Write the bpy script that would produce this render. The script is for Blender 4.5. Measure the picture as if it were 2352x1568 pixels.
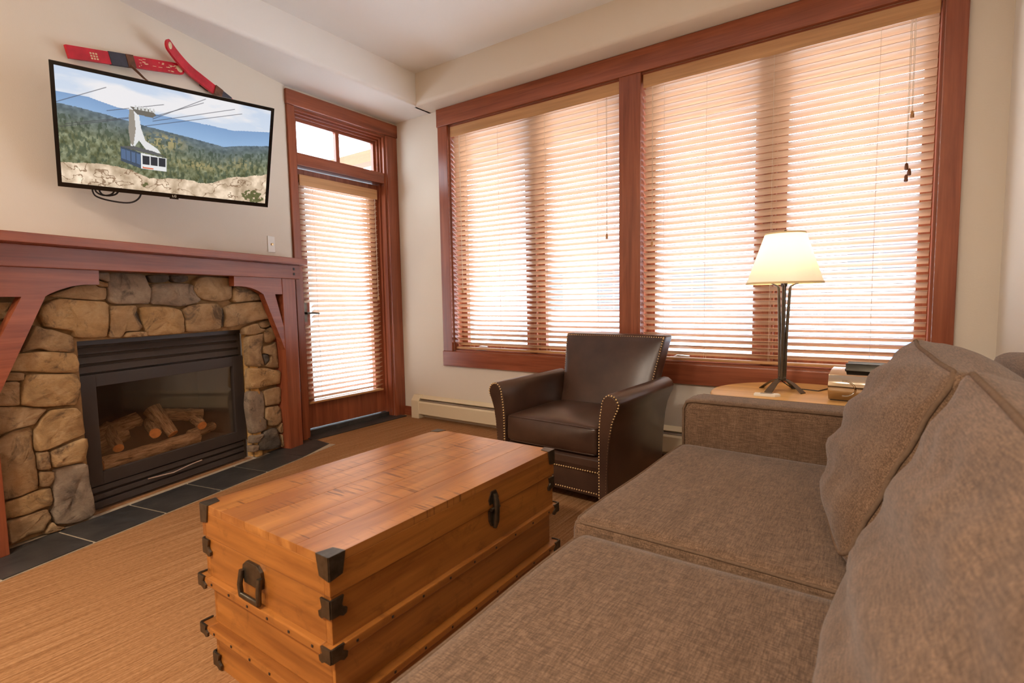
import bpy, bmesh, math, random
import numpy as np
from mathutils import Vector, Matrix

for o in list(bpy.data.objects):
    bpy.data.objects.remove(o, do_unlink=True)
scene = bpy.context.scene
COL = scene.collection
rnd = random.Random(7)
R = math.radians

# ------------------------------------------------------------------ camera
FPX, YAW, PITCH, ROLL, CAMH = 1198.92, 0.61016, 0.080048, -0.0178274, 1.08
_fw = Vector((-math.sin(YAW) * math.cos(PITCH), math.cos(YAW) * math.cos(PITCH), -math.sin(PITCH)))
_r = _fw.cross(Vector((0, 0, 1))).normalized()
_u = _r.cross(_fw)
_r2 = _r * math.cos(ROLL) + _u * math.sin(ROLL)
_u2 = -_r * math.sin(ROLL) + _u * math.cos(ROLL)
CAM = Vector((0, 0, CAMH))
cd = bpy.data.cameras.new('camera')
cam = bpy.data.objects.new('camera', cd)
COL.objects.link(cam)
cd.sensor_width = 36.0
cd.lens = FPX / 2352 * 36.0
cd.clip_start = 0.02
cd.dof.use_dof = True
cd.dof.focus_distance = 2.6
cd.dof.aperture_fstop = 4.5
cam.matrix_world = Matrix(((_r2.x, _u2.x, -_fw.x, CAM.x), (_r2.y, _u2.y, -_fw.y, CAM.y),
                           (_r2.z, _u2.z, -_fw.z, CAM.z), (0, 0, 0, 1)))
scene.camera = cam

def ray(px, py):
    return _fw + _r2 * ((px - 1176) / FPX) - _u2 * ((py - 784) / FPX)

def on(px, py, ax, v):
    d = ray(px, py)
    return CAM + d * ((v - CAM[ax]) / d[ax])

# ------------------------------------------------------------------ world, exposure
w = bpy.data.worlds.new('sky')
scene.world = w
w.use_nodes = True
bg = w.node_tree.nodes['Background']
bg.inputs[0].default_value = (0.78, 0.89, 1.0, 1)
bg.inputs[1].default_value = 10.0
vs = scene.view_settings
vs.view_transform = 'Standard'
vs.look = 'None'
vs.exposure = 0.16
vs.gamma = 1.0
vs.use_curve_mapping = False
LAMP_W = 2.3
# warm lamps of the rest of the room, at ceiling height behind the camera
for nm, x in (('ceiling_lamp_left_offscreen', -1.8), ('ceiling_lamp_right_offscreen', -0.6)):
    ld = bpy.data.lights.new(nm, 'AREA')
    ld.shape = 'DISK'
    ld.size = 0.35
    ld.energy = 66.0
    ld.color = (1.0, 0.87, 0.72)
    lo = bpy.data.objects.new(nm, ld)
    lo.location = (x, -1.3, 2.93)
    COL.objects.link(lo)

# ------------------------------------------------------------------ materials
MATS = {}

def srgb(r, g, b):
    f = lambda c: (c / 255 / 12.92) if c / 255 <= 0.04045 else ((c / 255 + 0.055) / 1.055) ** 2.4
    return (f(r), f(g), f(b), 1)

def base_mat(name, rough=0.5, metal=0.0, col=(0.5, 0.5, 0.5, 1), spec=0.5):
    m = bpy.data.materials.new(name)
    m.use_nodes = True
    nt = m.node_tree
    b = nt.nodes['Principled BSDF']
    b.inputs['Base Color'].default_value = col
    b.inputs['Roughness'].default_value = rough
    b.inputs['Metallic'].default_value = metal
    b.inputs['Specular IOR Level'].default_value = spec
    MATS[name] = m
    return m, nt, b

def coords(nt, scale=(1, 1, 1), rand=True):
    tc = nt.nodes.new('ShaderNodeTexCoord')
    out = tc.outputs['Object']
    if rand:
        oi = nt.nodes.new('ShaderNodeObjectInfo')
        mu = nt.nodes.new('ShaderNodeMath')
        mu.operation = 'MULTIPLY'
        mu.inputs[1].default_value = 37.0
        nt.links.new(oi.outputs['Random'], mu.inputs[0])
        ad = nt.nodes.new('ShaderNodeVectorMath')
        ad.operation = 'ADD'
        nt.links.new(out, ad.inputs[0])
        nt.links.new(mu.outputs[0], ad.inputs[1])
        out = ad.outputs[0]
    mp = nt.nodes.new('ShaderNodeMapping')
    mp.inputs['Scale'].default_value = scale
    nt.links.new(out, mp.inputs['Vector'])
    return mp.outputs[0]

def noise(nt, vec, scale, detail=4, rough=0.55, dist=0.0):
    n = nt.nodes.new('ShaderNodeTexNoise')
    n.inputs['Scale'].default_value = scale
    n.inputs['Detail'].default_value = detail
    n.inputs['Roughness'].default_value = rough
    n.inputs['Distortion'].default_value = dist
    nt.links.new(vec, n.inputs['Vector'])
    return n.outputs['Fac']

def ramp(nt, fac, stops):
    r = nt.nodes.new('ShaderNodeValToRGB')
    e = r.color_ramp.elements
    while len(e) < len(stops):
        e.new(0.5)
    for el, (p, c) in zip(e, stops):
        el.position = p
        el.color = c
    nt.links.new(fac, r.inputs[0])
    return r.outputs[0]

def mix(nt, fac, a, b, mode='MIX'):
    m = nt.nodes.new('ShaderNodeMix')
    m.data_type = 'RGBA'
    m.blend_type = mode
    for s, v in ((0, fac), (6, a), (7, b)):
        if hasattr(v, 'is_linked') or hasattr(v, 'links'):
            nt.links.new(v, m.inputs[s])
        else:
            m.inputs[s].default_value = v
    return m.outputs[2]

def bump(nt, b, h, strength=0.2, dist=0.01):
    n = nt.nodes.new('ShaderNodeBump')
    n.inputs['Strength'].default_value = strength
    n.inputs['Distance'].default_value = dist
    nt.links.new(h, n.inputs['Height'])
    nt.links.new(n.outputs[0], b.inputs['Normal'])

def wood(name, dark, light, axis, rough=0.35, grain=1.0, knots=False, spec=0.5, coat=0.0):
    m, nt, b = base_mat(name, rough, spec=spec)
    sc = [14 * grain] * 3
    sc[axis] = 0.9 * grain
    v = coords(nt, sc)
    n1 = noise(nt, v, 1.6, 6, 0.6, 0.6)
    c = ramp(nt, n1, [(0.28, dark), (0.72, light)])
    sc2 = [90 * grain] * 3
    sc2[axis] = 3 * grain
    v2 = coords(nt, sc2)
    n2 = noise(nt, v2, 1.0, 3)
    c = mix(nt, 0.22, c, ramp(nt, n2, [(0.35, (0.25, 0.25, 0.25, 1)), (0.65, (1, 1, 1, 1))]), 'MULTIPLY')
    if knots:
        v3 = coords(nt, (5, 5, 5))
        n3 = noise(nt, v3, 1.3, 5, 0.7, 1.5)
        c = mix(nt, ramp(nt, n3, [(0.56, (0, 0, 0, 1)), (0.74, (0.55, 0.55, 0.55, 1))]), c,
                tuple(x * 0.35 for x in dark[:3]) + (1,))
    nt.links.new(c, b.inputs['Base Color'])
    b.inputs['Coat Weight'].default_value = coat
    b.inputs['Coat Roughness'].default_value = 0.2
    bump(nt, b, n2, 0.08, 0.003)
    return m

def plain(name, col, rough=0.5, metal=0.0, spec=0.5, var=0.0, vs_=20):
    m, nt, b = base_mat(name, rough, metal, col, spec)
    if var:
        v = coords(nt)
        n = noise(nt, v, vs_, 4)
        c = ramp(nt, n, [(0.3, tuple(x * (1 - var) for x in col[:3]) + (1,)), (0.7, tuple(min(1, x * (1 + var)) for x in col[:3]) + (1,))])
        nt.links.new(c, b.inputs['Base Color'])
    return m

def paint(name, col):
    m, nt, b = base_mat(name, 0.75, 0, col, 0.3)
    v = coords(nt, rand=False)
    n = noise(nt, v, 160, 3)
    bump(nt, b, n, 0.12, 0.004)
    return m

M_WALL = paint('wall_paint', srgb(226, 215, 199))
M_CEIL = paint('ceiling_paint', srgb(242, 240, 236))
RD, RL = srgb(126, 63, 40), srgb(172, 97, 65)
M_TRIM = [wood('trim_wood_x', RD, RL, 0, 0.3), wood('trim_wood_y', RD, RL, 1, 0.3), wood('trim_wood_z', RD, RL, 2, 0.3)]
M_PALEW = [wood('blind_wood_x', srgb(186, 134, 84), srgb(214, 164, 112), 0, 0.4, 0.7),
           wood('blind_wood_y', srgb(186, 134, 84), srgb(214, 164, 112), 1, 0.4, 0.7)]
TD, TL = srgb(126, 70, 25), srgb(188, 122, 55)
M_TRUNK = [wood('trunk_wood_x', TD, TL, 0, 0.34, 0.8, True, coat=0.25), wood('trunk_wood_y', TD, TL, 1, 0.34, 0.8, True, coat=0.25)]

def trunk_top_mat():
    m, nt, b = base_mat('trunk_top_wood', 0.3)
    v = coords(nt, (12, 0.8, 12))
    n1 = noise(nt, v, 1.5, 6, 0.6, 0.6)
    c = ramp(nt, n1, [(0.28, srgb(138, 82, 34)), (0.72, srgb(192, 130, 66))])
    v3 = coords(nt, (3, 2, 3))
    c = mix(nt, ramp(nt, noise(nt, v3, 1.2, 4), [(0.5, (0, 0, 0, 1)), (0.7, (0.5, 0.5, 0.5, 1))]), c, srgb(128, 60, 22))
    # cross-wise saw marks in patches
    v4 = coords(nt, (6, 110, 1))
    saw = ramp(nt, noise(nt, v4, 1.0, 3, 0.6), [(0.55, (0, 0, 0, 1)), (0.66, (1, 1, 1, 1))])
    patch = ramp(nt, noise(nt, coords(nt, (9, 1.6, 1)), 1.0, 2), [(0.44, (0, 0, 0, 1)), (0.58, (0.85, 0.85, 0.85, 1))])
    c = mix(nt, mix(nt, 1.0, saw, patch, 'MULTIPLY'), c, srgb(84, 40, 20))
    nt.links.new(c, b.inputs['Base Color'])
    b.inputs['Coat Weight'].default_value = 0.3
    b.inputs['Coat Roughness'].default_value = 0.22
    bump(nt, b, noise(nt, coords(nt, (60, 2, 1)), 1.0, 3), 0.1, 0.003)
    return m
M_TTOP = trunk_top_mat()
M_PINE = [wood('table_pine_x', srgb(205, 150, 84), srgb(232, 186, 120), 0, 0.35, 0.6), None]
M_TABLE = M_PINE[0]

def slat_mat():
    m, nt, b = base_mat('slat_wood', 0.3)
    v = coords(nt, (3, 60, 60))
    n1 = noise(nt, v, 1.0, 4)
    c = ramp(nt, n1, [(0.3, srgb(196, 158, 126)), (0.7, srgb(214, 178, 146))])
    nt.links.new(c, b.inputs['Base Color'])
    b.inputs['Coat Weight'].default_value = 0.7
    b.inputs['Coat Roughness'].default_value = 0.22
    return m
M_SLAT = slat_mat()

def carpet_mat():
    m, nt, b = base_mat('carpet', 0.95, spec=0.1)
    v = coords(nt, (110, 1.5, 1), False)
    n1 = noise(nt, v, 1.0, 3, 0.7)
    c = ramp(nt, n1, [(0.3, srgb(140, 98, 62)), (0.5, srgb(166, 120, 80)), (0.72, srgb(190, 146, 104))])
    n2 = noise(nt, coords(nt, (240, 60, 1), False), 1.0, 2)
    c = mix(nt, 0.45, c, ramp(nt, n2, [(0.35, (0.45, 0.42, 0.4, 1)), (0.6, (1, 1, 1, 1))]), 'MULTIPLY')
    nt.links.new(c, b.inputs['Base Color'])
    bump(nt, b, n2, 0.5, 0.006)
    return m
M_CARPET = carpet_mat()

def slate_mat():
    m, nt, b = base_mat('slate', 0.42)
    v = coords(nt, (1, 1, 1))
    n1 = noise(nt, v, 7, 6, 0.65, 0.8)
    c = ramp(nt, n1, [(0.3, srgb(42, 41, 41)), (0.62, srgb(66, 64, 62)), (0.85, srgb(98, 88, 76))])
    nt.links.new(c, b.inputs['Base Color'])
    bump(nt, b, n1, 0.3, 0.006)
    return m
M_SLATE = slate_mat()
M_GROUT = plain('grout', srgb(176, 158, 134), 0.9, var=0.12, vs_=60)
M_MORTAR = plain('mortar', srgb(150, 118, 80), 0.95, var=0.25, vs_=30)

def stone_mat(name, c1, c2, c3):
    m, nt, b = base_mat(name, 0.85, spec=0.25)
    v = coords(nt)
    n1 = noise(nt, v, 9, 8, 0.68, 0.5)
    c = ramp(nt, n1, [(0.25, c1), (0.5, c2), (0.75, c3)])
    n2 = noise(nt, v, 5.5, 5, 0.7, 1.2)
    c = mix(nt, ramp(nt, n2, [(0.54, (0, 0, 0, 1)), (0.66, (0.75, 0.75, 0.75, 1))]), c, srgb(72, 64, 58))
    n4 = noise(nt, v, 3.5, 3)
    c = mix(nt, ramp(nt, n4, [(0.55, (0, 0, 0, 1)), (0.75, (0.5, 0.5, 0.5, 1))]), c, srgb(176, 120, 58))
    nt.links.new(c, b.inputs['Base Color'])
    n3 = noise(nt, coords(nt, (1, 1, 2)), 22, 8, 0.7)
    bump(nt, b, n3, 0.55, 0.02)
    return m
M_STONE = [stone_mat('stone_tan', srgb(126, 100, 74), srgb(168, 138, 102), srgb(196, 168, 132)),
           stone_mat('stone_gold', srgb(138, 108, 74), srgb(182, 148, 104), srgb(206, 176, 136)),
           stone_mat('stone_grey', srgb(100, 88, 78), srgb(148, 130, 112), srgb(174, 156, 134)),
           stone_mat('stone_dark', srgb(62, 58, 56), srgb(98, 90, 82), srgb(146, 128, 108))]
M_BLACK = plain('black_metal', srgb(62, 55, 53), 0.42)
M_FIREBOX = plain('firebox_liner', srgb(66, 56, 48), 0.8, var=0.2, vs_=6)

def log_mat():
    m, nt, b = base_mat('log_bark', 0.9, spec=0.2)
    n1 = noise(nt, coords(nt, (10, 60, 60)), 1.0, 6, 0.7, 0.6)
    c = ramp(nt, n1, [(0.32, srgb(84, 64, 48)), (0.5, srgb(164, 128, 94)), (0.7, srgb(204, 168, 130))])
    nt.links.new(c, b.inputs['Base Color'])
    bump(nt, b, n1, 0.8, 0.02)
    return m
M_LOG = log_mat()
M_LOGEND = plain('log_cut_end', srgb(222, 140, 72), 0.8, var=0.15, vs_=60)

def glass_mat(name, refl=0.08, tint=(1, 1, 1, 1), rough=0.0):
    m = bpy.data.materials.new(name)
    m.use_nodes = True
    nt = m.node_tree
    nt.nodes.remove(nt.nodes['Principled BSDF'])
    out = nt.nodes['Material Output']
    t = nt.nodes.new('ShaderNodeBsdfTransparent')
    t.inputs[0].default_value = tint
    g = nt.nodes.new('ShaderNodeBsdfGlossy')
    g.inputs['Roughness'].default_value = rough
    mx = nt.nodes.new('ShaderNodeMixShader')
    mx.inputs[0].default_value = refl
    nt.links.new(t.outputs[0], mx.inputs[1])
    nt.links.new(g.outputs[0], mx.inputs[2])
    nt.links.new(mx.outputs[0], out.inputs[0])
    return m
M_GLASS = glass_mat('window_glass', 0.06)
M_FGLASS = glass_mat('fireplace_glass', 0.10, (0.97, 0.95, 0.93, 1), 0.06)

def leather_mat():
    m, nt, b = base_mat('leather', 0.3, spec=0.5)
    n1 = noise(nt, coords(nt), 5, 4)
    c = ramp(nt, n1, [(0.3, srgb(56, 38, 30)), (0.7, srgb(78, 55, 43))])
    nt.links.new(c, b.inputs['Base Color'])
    n2 = noise(nt, coords(nt), 260, 3)
    bump(nt, b, n2, 0.1, 0.002)
    return m
M_LEATHER = leather_mat()
M_BRASS = plain('brass', srgb(226, 196, 146), 0.3, 0.85)
M_LEGWOOD = plain('dark_leg_wood', srgb(110, 62, 30), 0.4, var=0.2)

def fabric_mat():
    m, nt, b = base_mat('sofa_fabric', 0.92, spec=0.15)
    a = noise(nt, coords(nt, (400, 30, 400), False), 1.0, 2)
    d = noise(nt, coords(nt, (30, 400, 400), False), 1.0, 2)
    e = noise(nt, coords(nt, (400, 400, 30), False), 1.0, 2)
    big = noise(nt, coords(nt, (30, 6, 6), False), 1.0, 3)
    def r2(f):
        return ramp(nt, f, [(0.36, (0.46, 0.44, 0.42, 1)), (0.62, (1, 1, 1, 1))])
    c = ramp(nt, big, [(0.3, srgb(138, 109, 85)), (0.7, srgb(152, 122, 98))])
    c = mix(nt, 0.75, c, r2(a), 'MULTIPLY')
    c = mix(nt, 0.75, c, r2(d), 'MULTIPLY')
    c = mix(nt, 0.5, c, r2(e), 'MULTIPLY')
    nt.links.new(c, b.inputs['Base Color'])
    b.inputs['Sheen Weight'].default_value = 0.15
    bump(nt, b, d, 0.25, 0.002)
    return m
M_FABRIC = fabric_mat()
M_WELT = plain('welt_fabric', srgb(112, 90, 72), 0.9, spec=0.1, var=0.15, vs_=90)
M_HEATER = plain('heater_enamel', srgb(226, 210, 178), 0.4)
M_DARK = plain('dark_iron', srgb(44, 38, 34), 0.6)
M_PLATE = plain('switch_plate_plastic', srgb(236, 232, 224), 0.35)
M_CORD = plain('white_cord', srgb(214, 196, 172), 0.7)
M_TVBLACK = plain('tv_bezel', srgb(14, 14, 15), 0.25)
M_CABLE = plain('black_cable', srgb(28, 26, 27), 0.5)
M_IRON = plain('lamp_iron', srgb(96, 84, 70), 0.42, 0.7, var=0.2, vs_=30)
M_BRKT = plain('aged_iron', srgb(92, 84, 72), 0.34, 0.85, var=0.3, vs_=40)
M_CHROME = plain('chrome', srgb(190, 176, 156), 0.12, 1.0)
M_NICKEL = plain('nickel', srgb(200, 198, 196), 0.3, 1.0)
M_WHITE = plain('white_plastic', srgb(240, 234, 222), 0.4)
M_SKIRED = plain('ski_red', srgb(196, 30, 50), 0.45, var=0.25, vs_=14)
M_STRAP = plain('ski_strap', srgb(62, 62, 74), 0.7, var=0.2, vs_=30)
M_STRAPL = plain('ski_leather', srgb(104, 66, 44), 0.7, var=0.35, vs_=40)
M_CREAM = plain('cream_print', srgb(226, 200, 160), 0.6, var=0.2, vs_=80)
M_TAUPE = plain('taupe_fabric', srgb(128, 104, 84), 0.95, var=0.15, vs_=120)

# ------------------------------------------------------------------ mesh helpers
class MB:
    def __init__(self):
        self.v, self.f = [], []

    def add(self, verts, faces):
        k = len(self.v)
        self.v += [tuple(p) for p in verts]
        self.f += [tuple(i + k for i in q) for q in faces]
        return self

    def box(self, x0, x1, y0, y1, z0, z1):
        return self.add([(x0, y0, z0), (x1, y0, z0), (x1, y1, z0), (x0, y1, z0),
                         (x0, y0, z1), (x1, y0, z1), (x1, y1, z1), (x0, y1, z1)],
                        [(0, 3, 2, 1), (4, 5, 6, 7), (0, 1, 5, 4), (1, 2, 6, 5), (2, 3, 7, 6), (3, 0, 4, 7)])

    def prism(self, poly, axis, a, b):
        """poly: 2-D outline in the two other axes (in x,y,z order), extruded along axis from a to b"""
        def P(p, t):
            q = list(p)
            q.insert(axis, t)
            return tuple(q)
        n = len(poly)
        vs_ = [P(p, a) for p in poly] + [P(p, b) for p in poly]
        fs = [tuple(range(n)), tuple(range(2 * n - 1, n - 1, -1))]
        fs += [(i, n + i, n + (i + 1) % n, (i + 1) % n) for i in range(n)]
        return self.add(vs_, fs)

    def tube(self, path, r, n=8, closed=False, flat=None):
        path = [Vector(p) for p in path]
        m = len(path)
        rs = r if isinstance(r, (list, tuple)) else [r] * m
        vs_, fs = [], []
        up = None
        for i, p in enumerate(path):
            a = path[(i - 1) % m] if (closed or i > 0) else p
            b = path[(i + 1) % m] if (closed or i < m - 1) else p
            t = (b - a).normalized()
            if up is None:
                up = Vector((0, 0, 1)) if abs(t.z) < 0.9 else Vector((1, 0, 0))
            s = t.cross(up)
            if s.length < 1e-6:
                s = t.orthogonal()
            s.normalize()
            up = s.cross(t).normalized()
            for k in range(n):
                g = 2 * math.pi * k / n
                rx, ry = (rs[i], rs[i]) if flat is None else (rs[i], rs[i] * flat)
                vs_.append(p + s * math.cos(g) * rx + up * math.sin(g) * ry)
        for i in range(m if closed else m - 1):
            j = (i + 1) % m
            for k in range(n):
                l = (k + 1) % n
                fs.append((i * n + k, j * n + k, j * n + l, i * n + l))
        if not closed:
            fs.append(tuple(range(n)))
            fs.append(tuple(range(m * n - 1, (m - 1) * n - 1, -1)))
        return self.add(vs_, fs)

    def lathe(self, prof, n=24, c=(0, 0, 0), cap=True):
        vs_, fs = [], []
        for r, z in prof:
            for k in range(n):
                g = 2 * math.pi * k / n
                vs_.append((c[0] + r * math.cos(g), c[1] + r * math.sin(g), c[2] + z))
        m = len(prof)
        for i in range(m - 1):
            for k in range(n):
                l = (k + 1) % n
                fs.append((i * n + k, i * n + l, (i + 1) * n + l, (i + 1) * n + k))
        if cap:
            fs.append(tuple(range(n - 1, -1, -1)))
            fs.append(tuple(range((m - 1) * n, m * n)))
        return self.add(vs_, fs)

    def mesh(self, name, mat, bevel=0.0, smooth=False, segs=2):
        me = bpy.data.meshes.new(name)
        me.from_pydata(self.v, [], self.f)
        bm = bmesh.new()
        bm.from_mesh(me)
        bmesh.ops.recalc_face_normals(bm, faces=bm.faces)
        if bevel > 0:
            es = [e for e in bm.edges if len(e.link_faces) == 2 and e.calc_face_angle(0) > R(28)]
            bmesh.ops.bevel(bm, geom=es, offset=bevel, segments=segs, affect='EDGES', profile=0.6, clamp_overlap=True)
        bm.to_mesh(me)
        bm.free()
        if smooth:
            for p in me.polygons:
                p.use_smooth = True
            if not smooth or smooth == 'auto':
                try:
                    me.set_sharp_from_angle(angle=R(50))
                except Exception:
                    pass
        if mat:
            me.materials.append(mat)
        return me

    def build(self, name, mat, parent=None, bevel=0.0, smooth=False, segs=2):
        return link(name, self.mesh(name, mat, bevel, smooth, segs), parent)

def link(name, data, parent=None):
    o = bpy.data.objects.new(name, data)
    COL.objects.link(o)
    if parent:
        o.parent = parent
    return o

def tag(o, label=None, cat=None, group=None, kind=None):
    for k, v in (('label', label), ('category', cat), ('group', group), ('kind', kind)):
        if v:
            o[k] = v
    return o

def thing(name, label, cat, loc=(0, 0, 0), rz=0.0, group=None, kind=None):
    o = link(name, None)
    o.location = loc
    o.rotation_euler = (0, 0, rz)
    o.empty_display_size = 0.1
    return tag(o, label, cat, group, kind)

def box(name, mat, parent, x0, x1, y0, y1, z0, z1, bevel=0.0):
    return MB().box(x0, x1, y0, y1, z0, z1).build(name, mat, parent, bevel)

def struct(o, label, cat):
    return tag(o, label, cat, kind='structure')

def hnoise(*a):
    s = math.sin(sum(x * k for x, k in zip(a, (127.1, 311.7, 74.7, 53.3)))) * 43758.5453
    return s - math.floor(s)


# ================================================================== THE SETTING
YW, XD = 3.471, -3.708          # inner faces of the window wall and the door wall
XR = 0.49                        # right wall
ZS, ZC = 2.715, 2.97             # soffit underside, ceiling
TH = R(15.5)
Q = Vector((-3.70, 2.364, 0))    # where the fireplace wall meets the door wall
RZF = R(105.5)                   # fireplace frame: x along the wall, -y out into the room

def fpoint(s, v, z):
    d = Vector((-math.sin(TH), math.cos(TH), 0))
    n = Vector((math.cos(TH), math.sin(TH), 0))
    return Q + d * s + n * v + Vector((0, 0, z))

floor = box('floor', M_CARPET, None, -3.885, 0.7, -4.1, 3.65, -0.12, 0.0)
struct(floor, 'brown ribbed carpet covering the living room floor', 'floor')
ceil = box('ceiling', M_CEIL, None, -3.885, 0.7, -4.1, 3.65, ZC, ZC + 0.12)
struct(ceil, 'smooth white ceiling above the lowered soffits', 'ceiling')

def arc(cx, cz, r, a0, a1, n=6):
    return [(cx + r * math.cos(R(a0 + (a1 - a0) * i / n)), cz + r * math.sin(R(a0 + (a1 - a0) * i / n))) for i in range(n + 1)]

XS, YS, rb = -3.215, 3.258, 0.03
m = MB()
m.prism([(-3.885, ZS), (-3.885, ZC + 0.01), (XS, ZC + 0.01)] + arc(XS - rb, ZS + rb, rb, 0, -90), 1, -4.1, 3.65)
so = m.build('trim_soffit_left', M_CEIL, None, smooth='auto')
struct(so, 'white plaster soffit above the door and fireplace wall', 'soffit')
m = MB()
m.prism([(3.65, ZS), (3.65, ZC + 0.01), (YS, ZC + 0.01)] + arc(YS + rb, ZS + rb, rb, 180, 270), 0, XS - 0.05, 0.7)
so = m.build('trim_soffit_back', M_WALL, None, smooth='auto')
struct(so, 'cream plaster soffit running above the window', 'soffit')

# window wall with its opening
WX0, WX1, WZ0, WZ1 = -3.049, 0.235, 0.636, 2.566
m = MB()
m.box(-3.885, WX0, YW, YW + 0.18, 0, ZC).box(WX1, 0.7, YW, YW + 0.18, 0, ZC)
m.box(WX0, WX1, YW, YW + 0.18, 0, WZ0).box(WX0, WX1, YW, YW + 0.18, WZ1, ZC)
struct(m.build('wall_back', M_WALL), 'cream painted wall around the large window', 'wall')
# door wall with its opening
DY0, DY1, DZ1 = 2.43, 3.345, 2.58
m = MB()
m.box(XD - 0.17, XD, DY1, YW, 0, ZC).box(XD - 0.17, XD, 2.30, DY0, 0, ZC).box(XD - 0.17, XD, DY0, DY1, DZ1, ZC)
struct(m.build('wall_left', M_WALL), 'narrow cream wall around the glazed balcony door', 'wall')
struct(box('wall_right', M_WALL, None, XR, XR + 0.15, -4.1, YW, 0, ZC), 'pale wall behind the back of the sofa', 'wall')
struct(box('wall_front', M_WALL, None, -3.885, XR, -4.2, -4.05, 0, ZC), 'cream wall at the far end of the room behind the sofa', 'wall')
# angled fireplace wall with a hole for the fire
FS0, FS1, FZ1 = -1.535, -0.482, 0.912
wf = MB()
wf.box(-3.2, FS0 - 0.015, 0, 0.14, 0, ZC).box(FS1 + 0.015, 0.0, 0, 0.14, 0, ZC).box(FS0 - 0.015, FS1 + 0.015, 0, 0.14, FZ1 + 0.012, ZC)
wfo = wf.build('wall_left_angled', M_WALL)
wfo.location = Q
wfo.rotation_euler = (0, 0, RZF)
struct(wfo, 'cream angled wall carrying the television and fireplace', 'wall')
e = fpoint(-3.2, 0, 0)
struct(box('wall_left_rear', M_WALL, None, e.x - 0.15, e.x, -4.05, e.y, 0, ZC), 'cream side wall further along from the fireplace', 'wall')

struct(box('baseboard_back', M_TRIM[0], None, XD + 0.001, -3.53, YW - 0.014, YW, 0, 0.085, 0.003), 'short red-brown baseboard between the door and the heater', 'baseboard')

# ---------------------------------------------------------------- window casing
cas = thing('trim_1', 'wide red-brown wooden casing around both window bays', 'window trim', (0, YW, 0), kind='structure')
box('head_casing', M_TRIM[0], cas, -3.16, 0.328, -0.034, 0, WZ1, ZS - 0.002, 0.004)
box('side_casing', M_TRIM[2], cas, -3.155, WX0, -0.026, 0, WZ0, WZ1, 0.004)
box('side_casing', M_TRIM[2], cas, WX1, 0.325, -0.026, 0, WZ0, WZ1, 0.004)
box('apron', M_TRIM[0], cas, -3.16, 0.328, -0.030, 0, 0.505, WZ0, 0.004)
box('centre_casing', M_TRIM[2], cas, -1.484, -1.330, -0.028, 0.13, WZ0, WZ1, 0.004)
for nm, a in (('jamb', (WX0, WX0 + 0.012, 0, 0.17, WZ0, WZ1)), ('jamb', (WX1 - 0.012, WX1, 0, 0.17, WZ0, WZ1)),
              ('head_jamb', (WX0, WX1, 0, 0.17, WZ1 - 0.012, WZ1)), ('sill_board', (WX0, WX1, 0, 0.17, WZ0, WZ0 + 0.012))):
    box(nm, M_TRIM[2 if nm == 'jamb' else 0], cas, *a)

def window(n, x0, x1, label):
    t = thing('window_%d' % n, label, 'window', (0, YW + 0.11, 0), kind='structure')
    xm = (x0 + x1) / 2
    z0, z1 = WZ0 + 0.012, WZ1 - 0.012
    box('centre_mullion', M_TRIM[2], t, xm - 0.035, xm + 0.035, -0.045, 0.05, z0, z1, 0.004)
    for a, b in ((x0, xm - 0.036), (xm + 0.036, x1)):
        f = MB()
        f.box(a, a + 0.055, 0, 0.045, z0, z1).box(b - 0.055, b, 0, 0.045, z0, z1)
        f.box(a + 0.055, b - 0.055, 0, 0.045, z0, z0 + 0.06).box(a + 0.055, b - 0.055, 0, 0.045, z1 - 0.06, z1)
        fr = f.build('sash_frame', M_TRIM[2], t, 0.003)
        box('pane', M_GLASS, fr, a + 0.055, b - 0.055, 0.02, 0.024, z0 + 0.06, z1 - 0.06)
    # crank operator on the sill
    c = MB().box(x0 + 0.17, x0 + 0.28, -0.03, 0.0, z0, z0 + 0.022)
    c.tube([(x0 + 0.2, -0.03, z0 + 0.02), (x0 + 0.23, -0.045, z0 + 0.034), (x0 + 0.31, -0.045, z0 + 0.03)], 0.007, 8)
    c.build('crank_handle', M_NICKEL, t, smooth='auto')
    return t
window(1, WX0 + 0.012, -1.484, 'wooden double casement window nearer the balcony door, behind a blind')
window(2, -1.330, WX1 - 0.012, 'wooden double casement window behind the lit table lamp')

# ---------------------------------------------------------------- balcony door
dr = thing('door_1', 'red-brown wooden glazed balcony door with transom above', 'door', (XD, 0, 0), kind='structure')
CW = 0.024
box('header_casing', M_TRIM[1], dr, 0, CW + 0.008, 2.366, YW - 0.001, DZ1, 2.69, 0.004)
box('side_casing', M_TRIM[2], dr, 0, CW, 2.372, DY0, 0, DZ1, 0.004)
box('side_casing', M_TRIM[2], dr, 0, CW, DY1, YW - 0.004, 0, DZ1, 0.004)
box('jamb', M_TRIM[2], dr, -0.17, 0, DY0, DY0 + 0.02, 0.012, DZ1)
box('jamb', M_TRIM[2], dr, -0.17, 0, DY1 - 0.02, DY1, 0.012, DZ1)
box('door_stop', M_TRIM[2], dr, -0.088, -0.055, DY1 - 0.034, DY1 - 0.02, 0.03, 2.15)
box('head_jamb', M_TRIM[1], dr, -0.17, 0, DY0 + 0.02, DY1 - 0.02, DZ1 - 0.02, DZ1)
box('transom_bar', M_TRIM[1], dr, -0.17, -0.002, DY0 + 0.02, DY1 - 0.02, 2.15, 2.245, 0.004)
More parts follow.
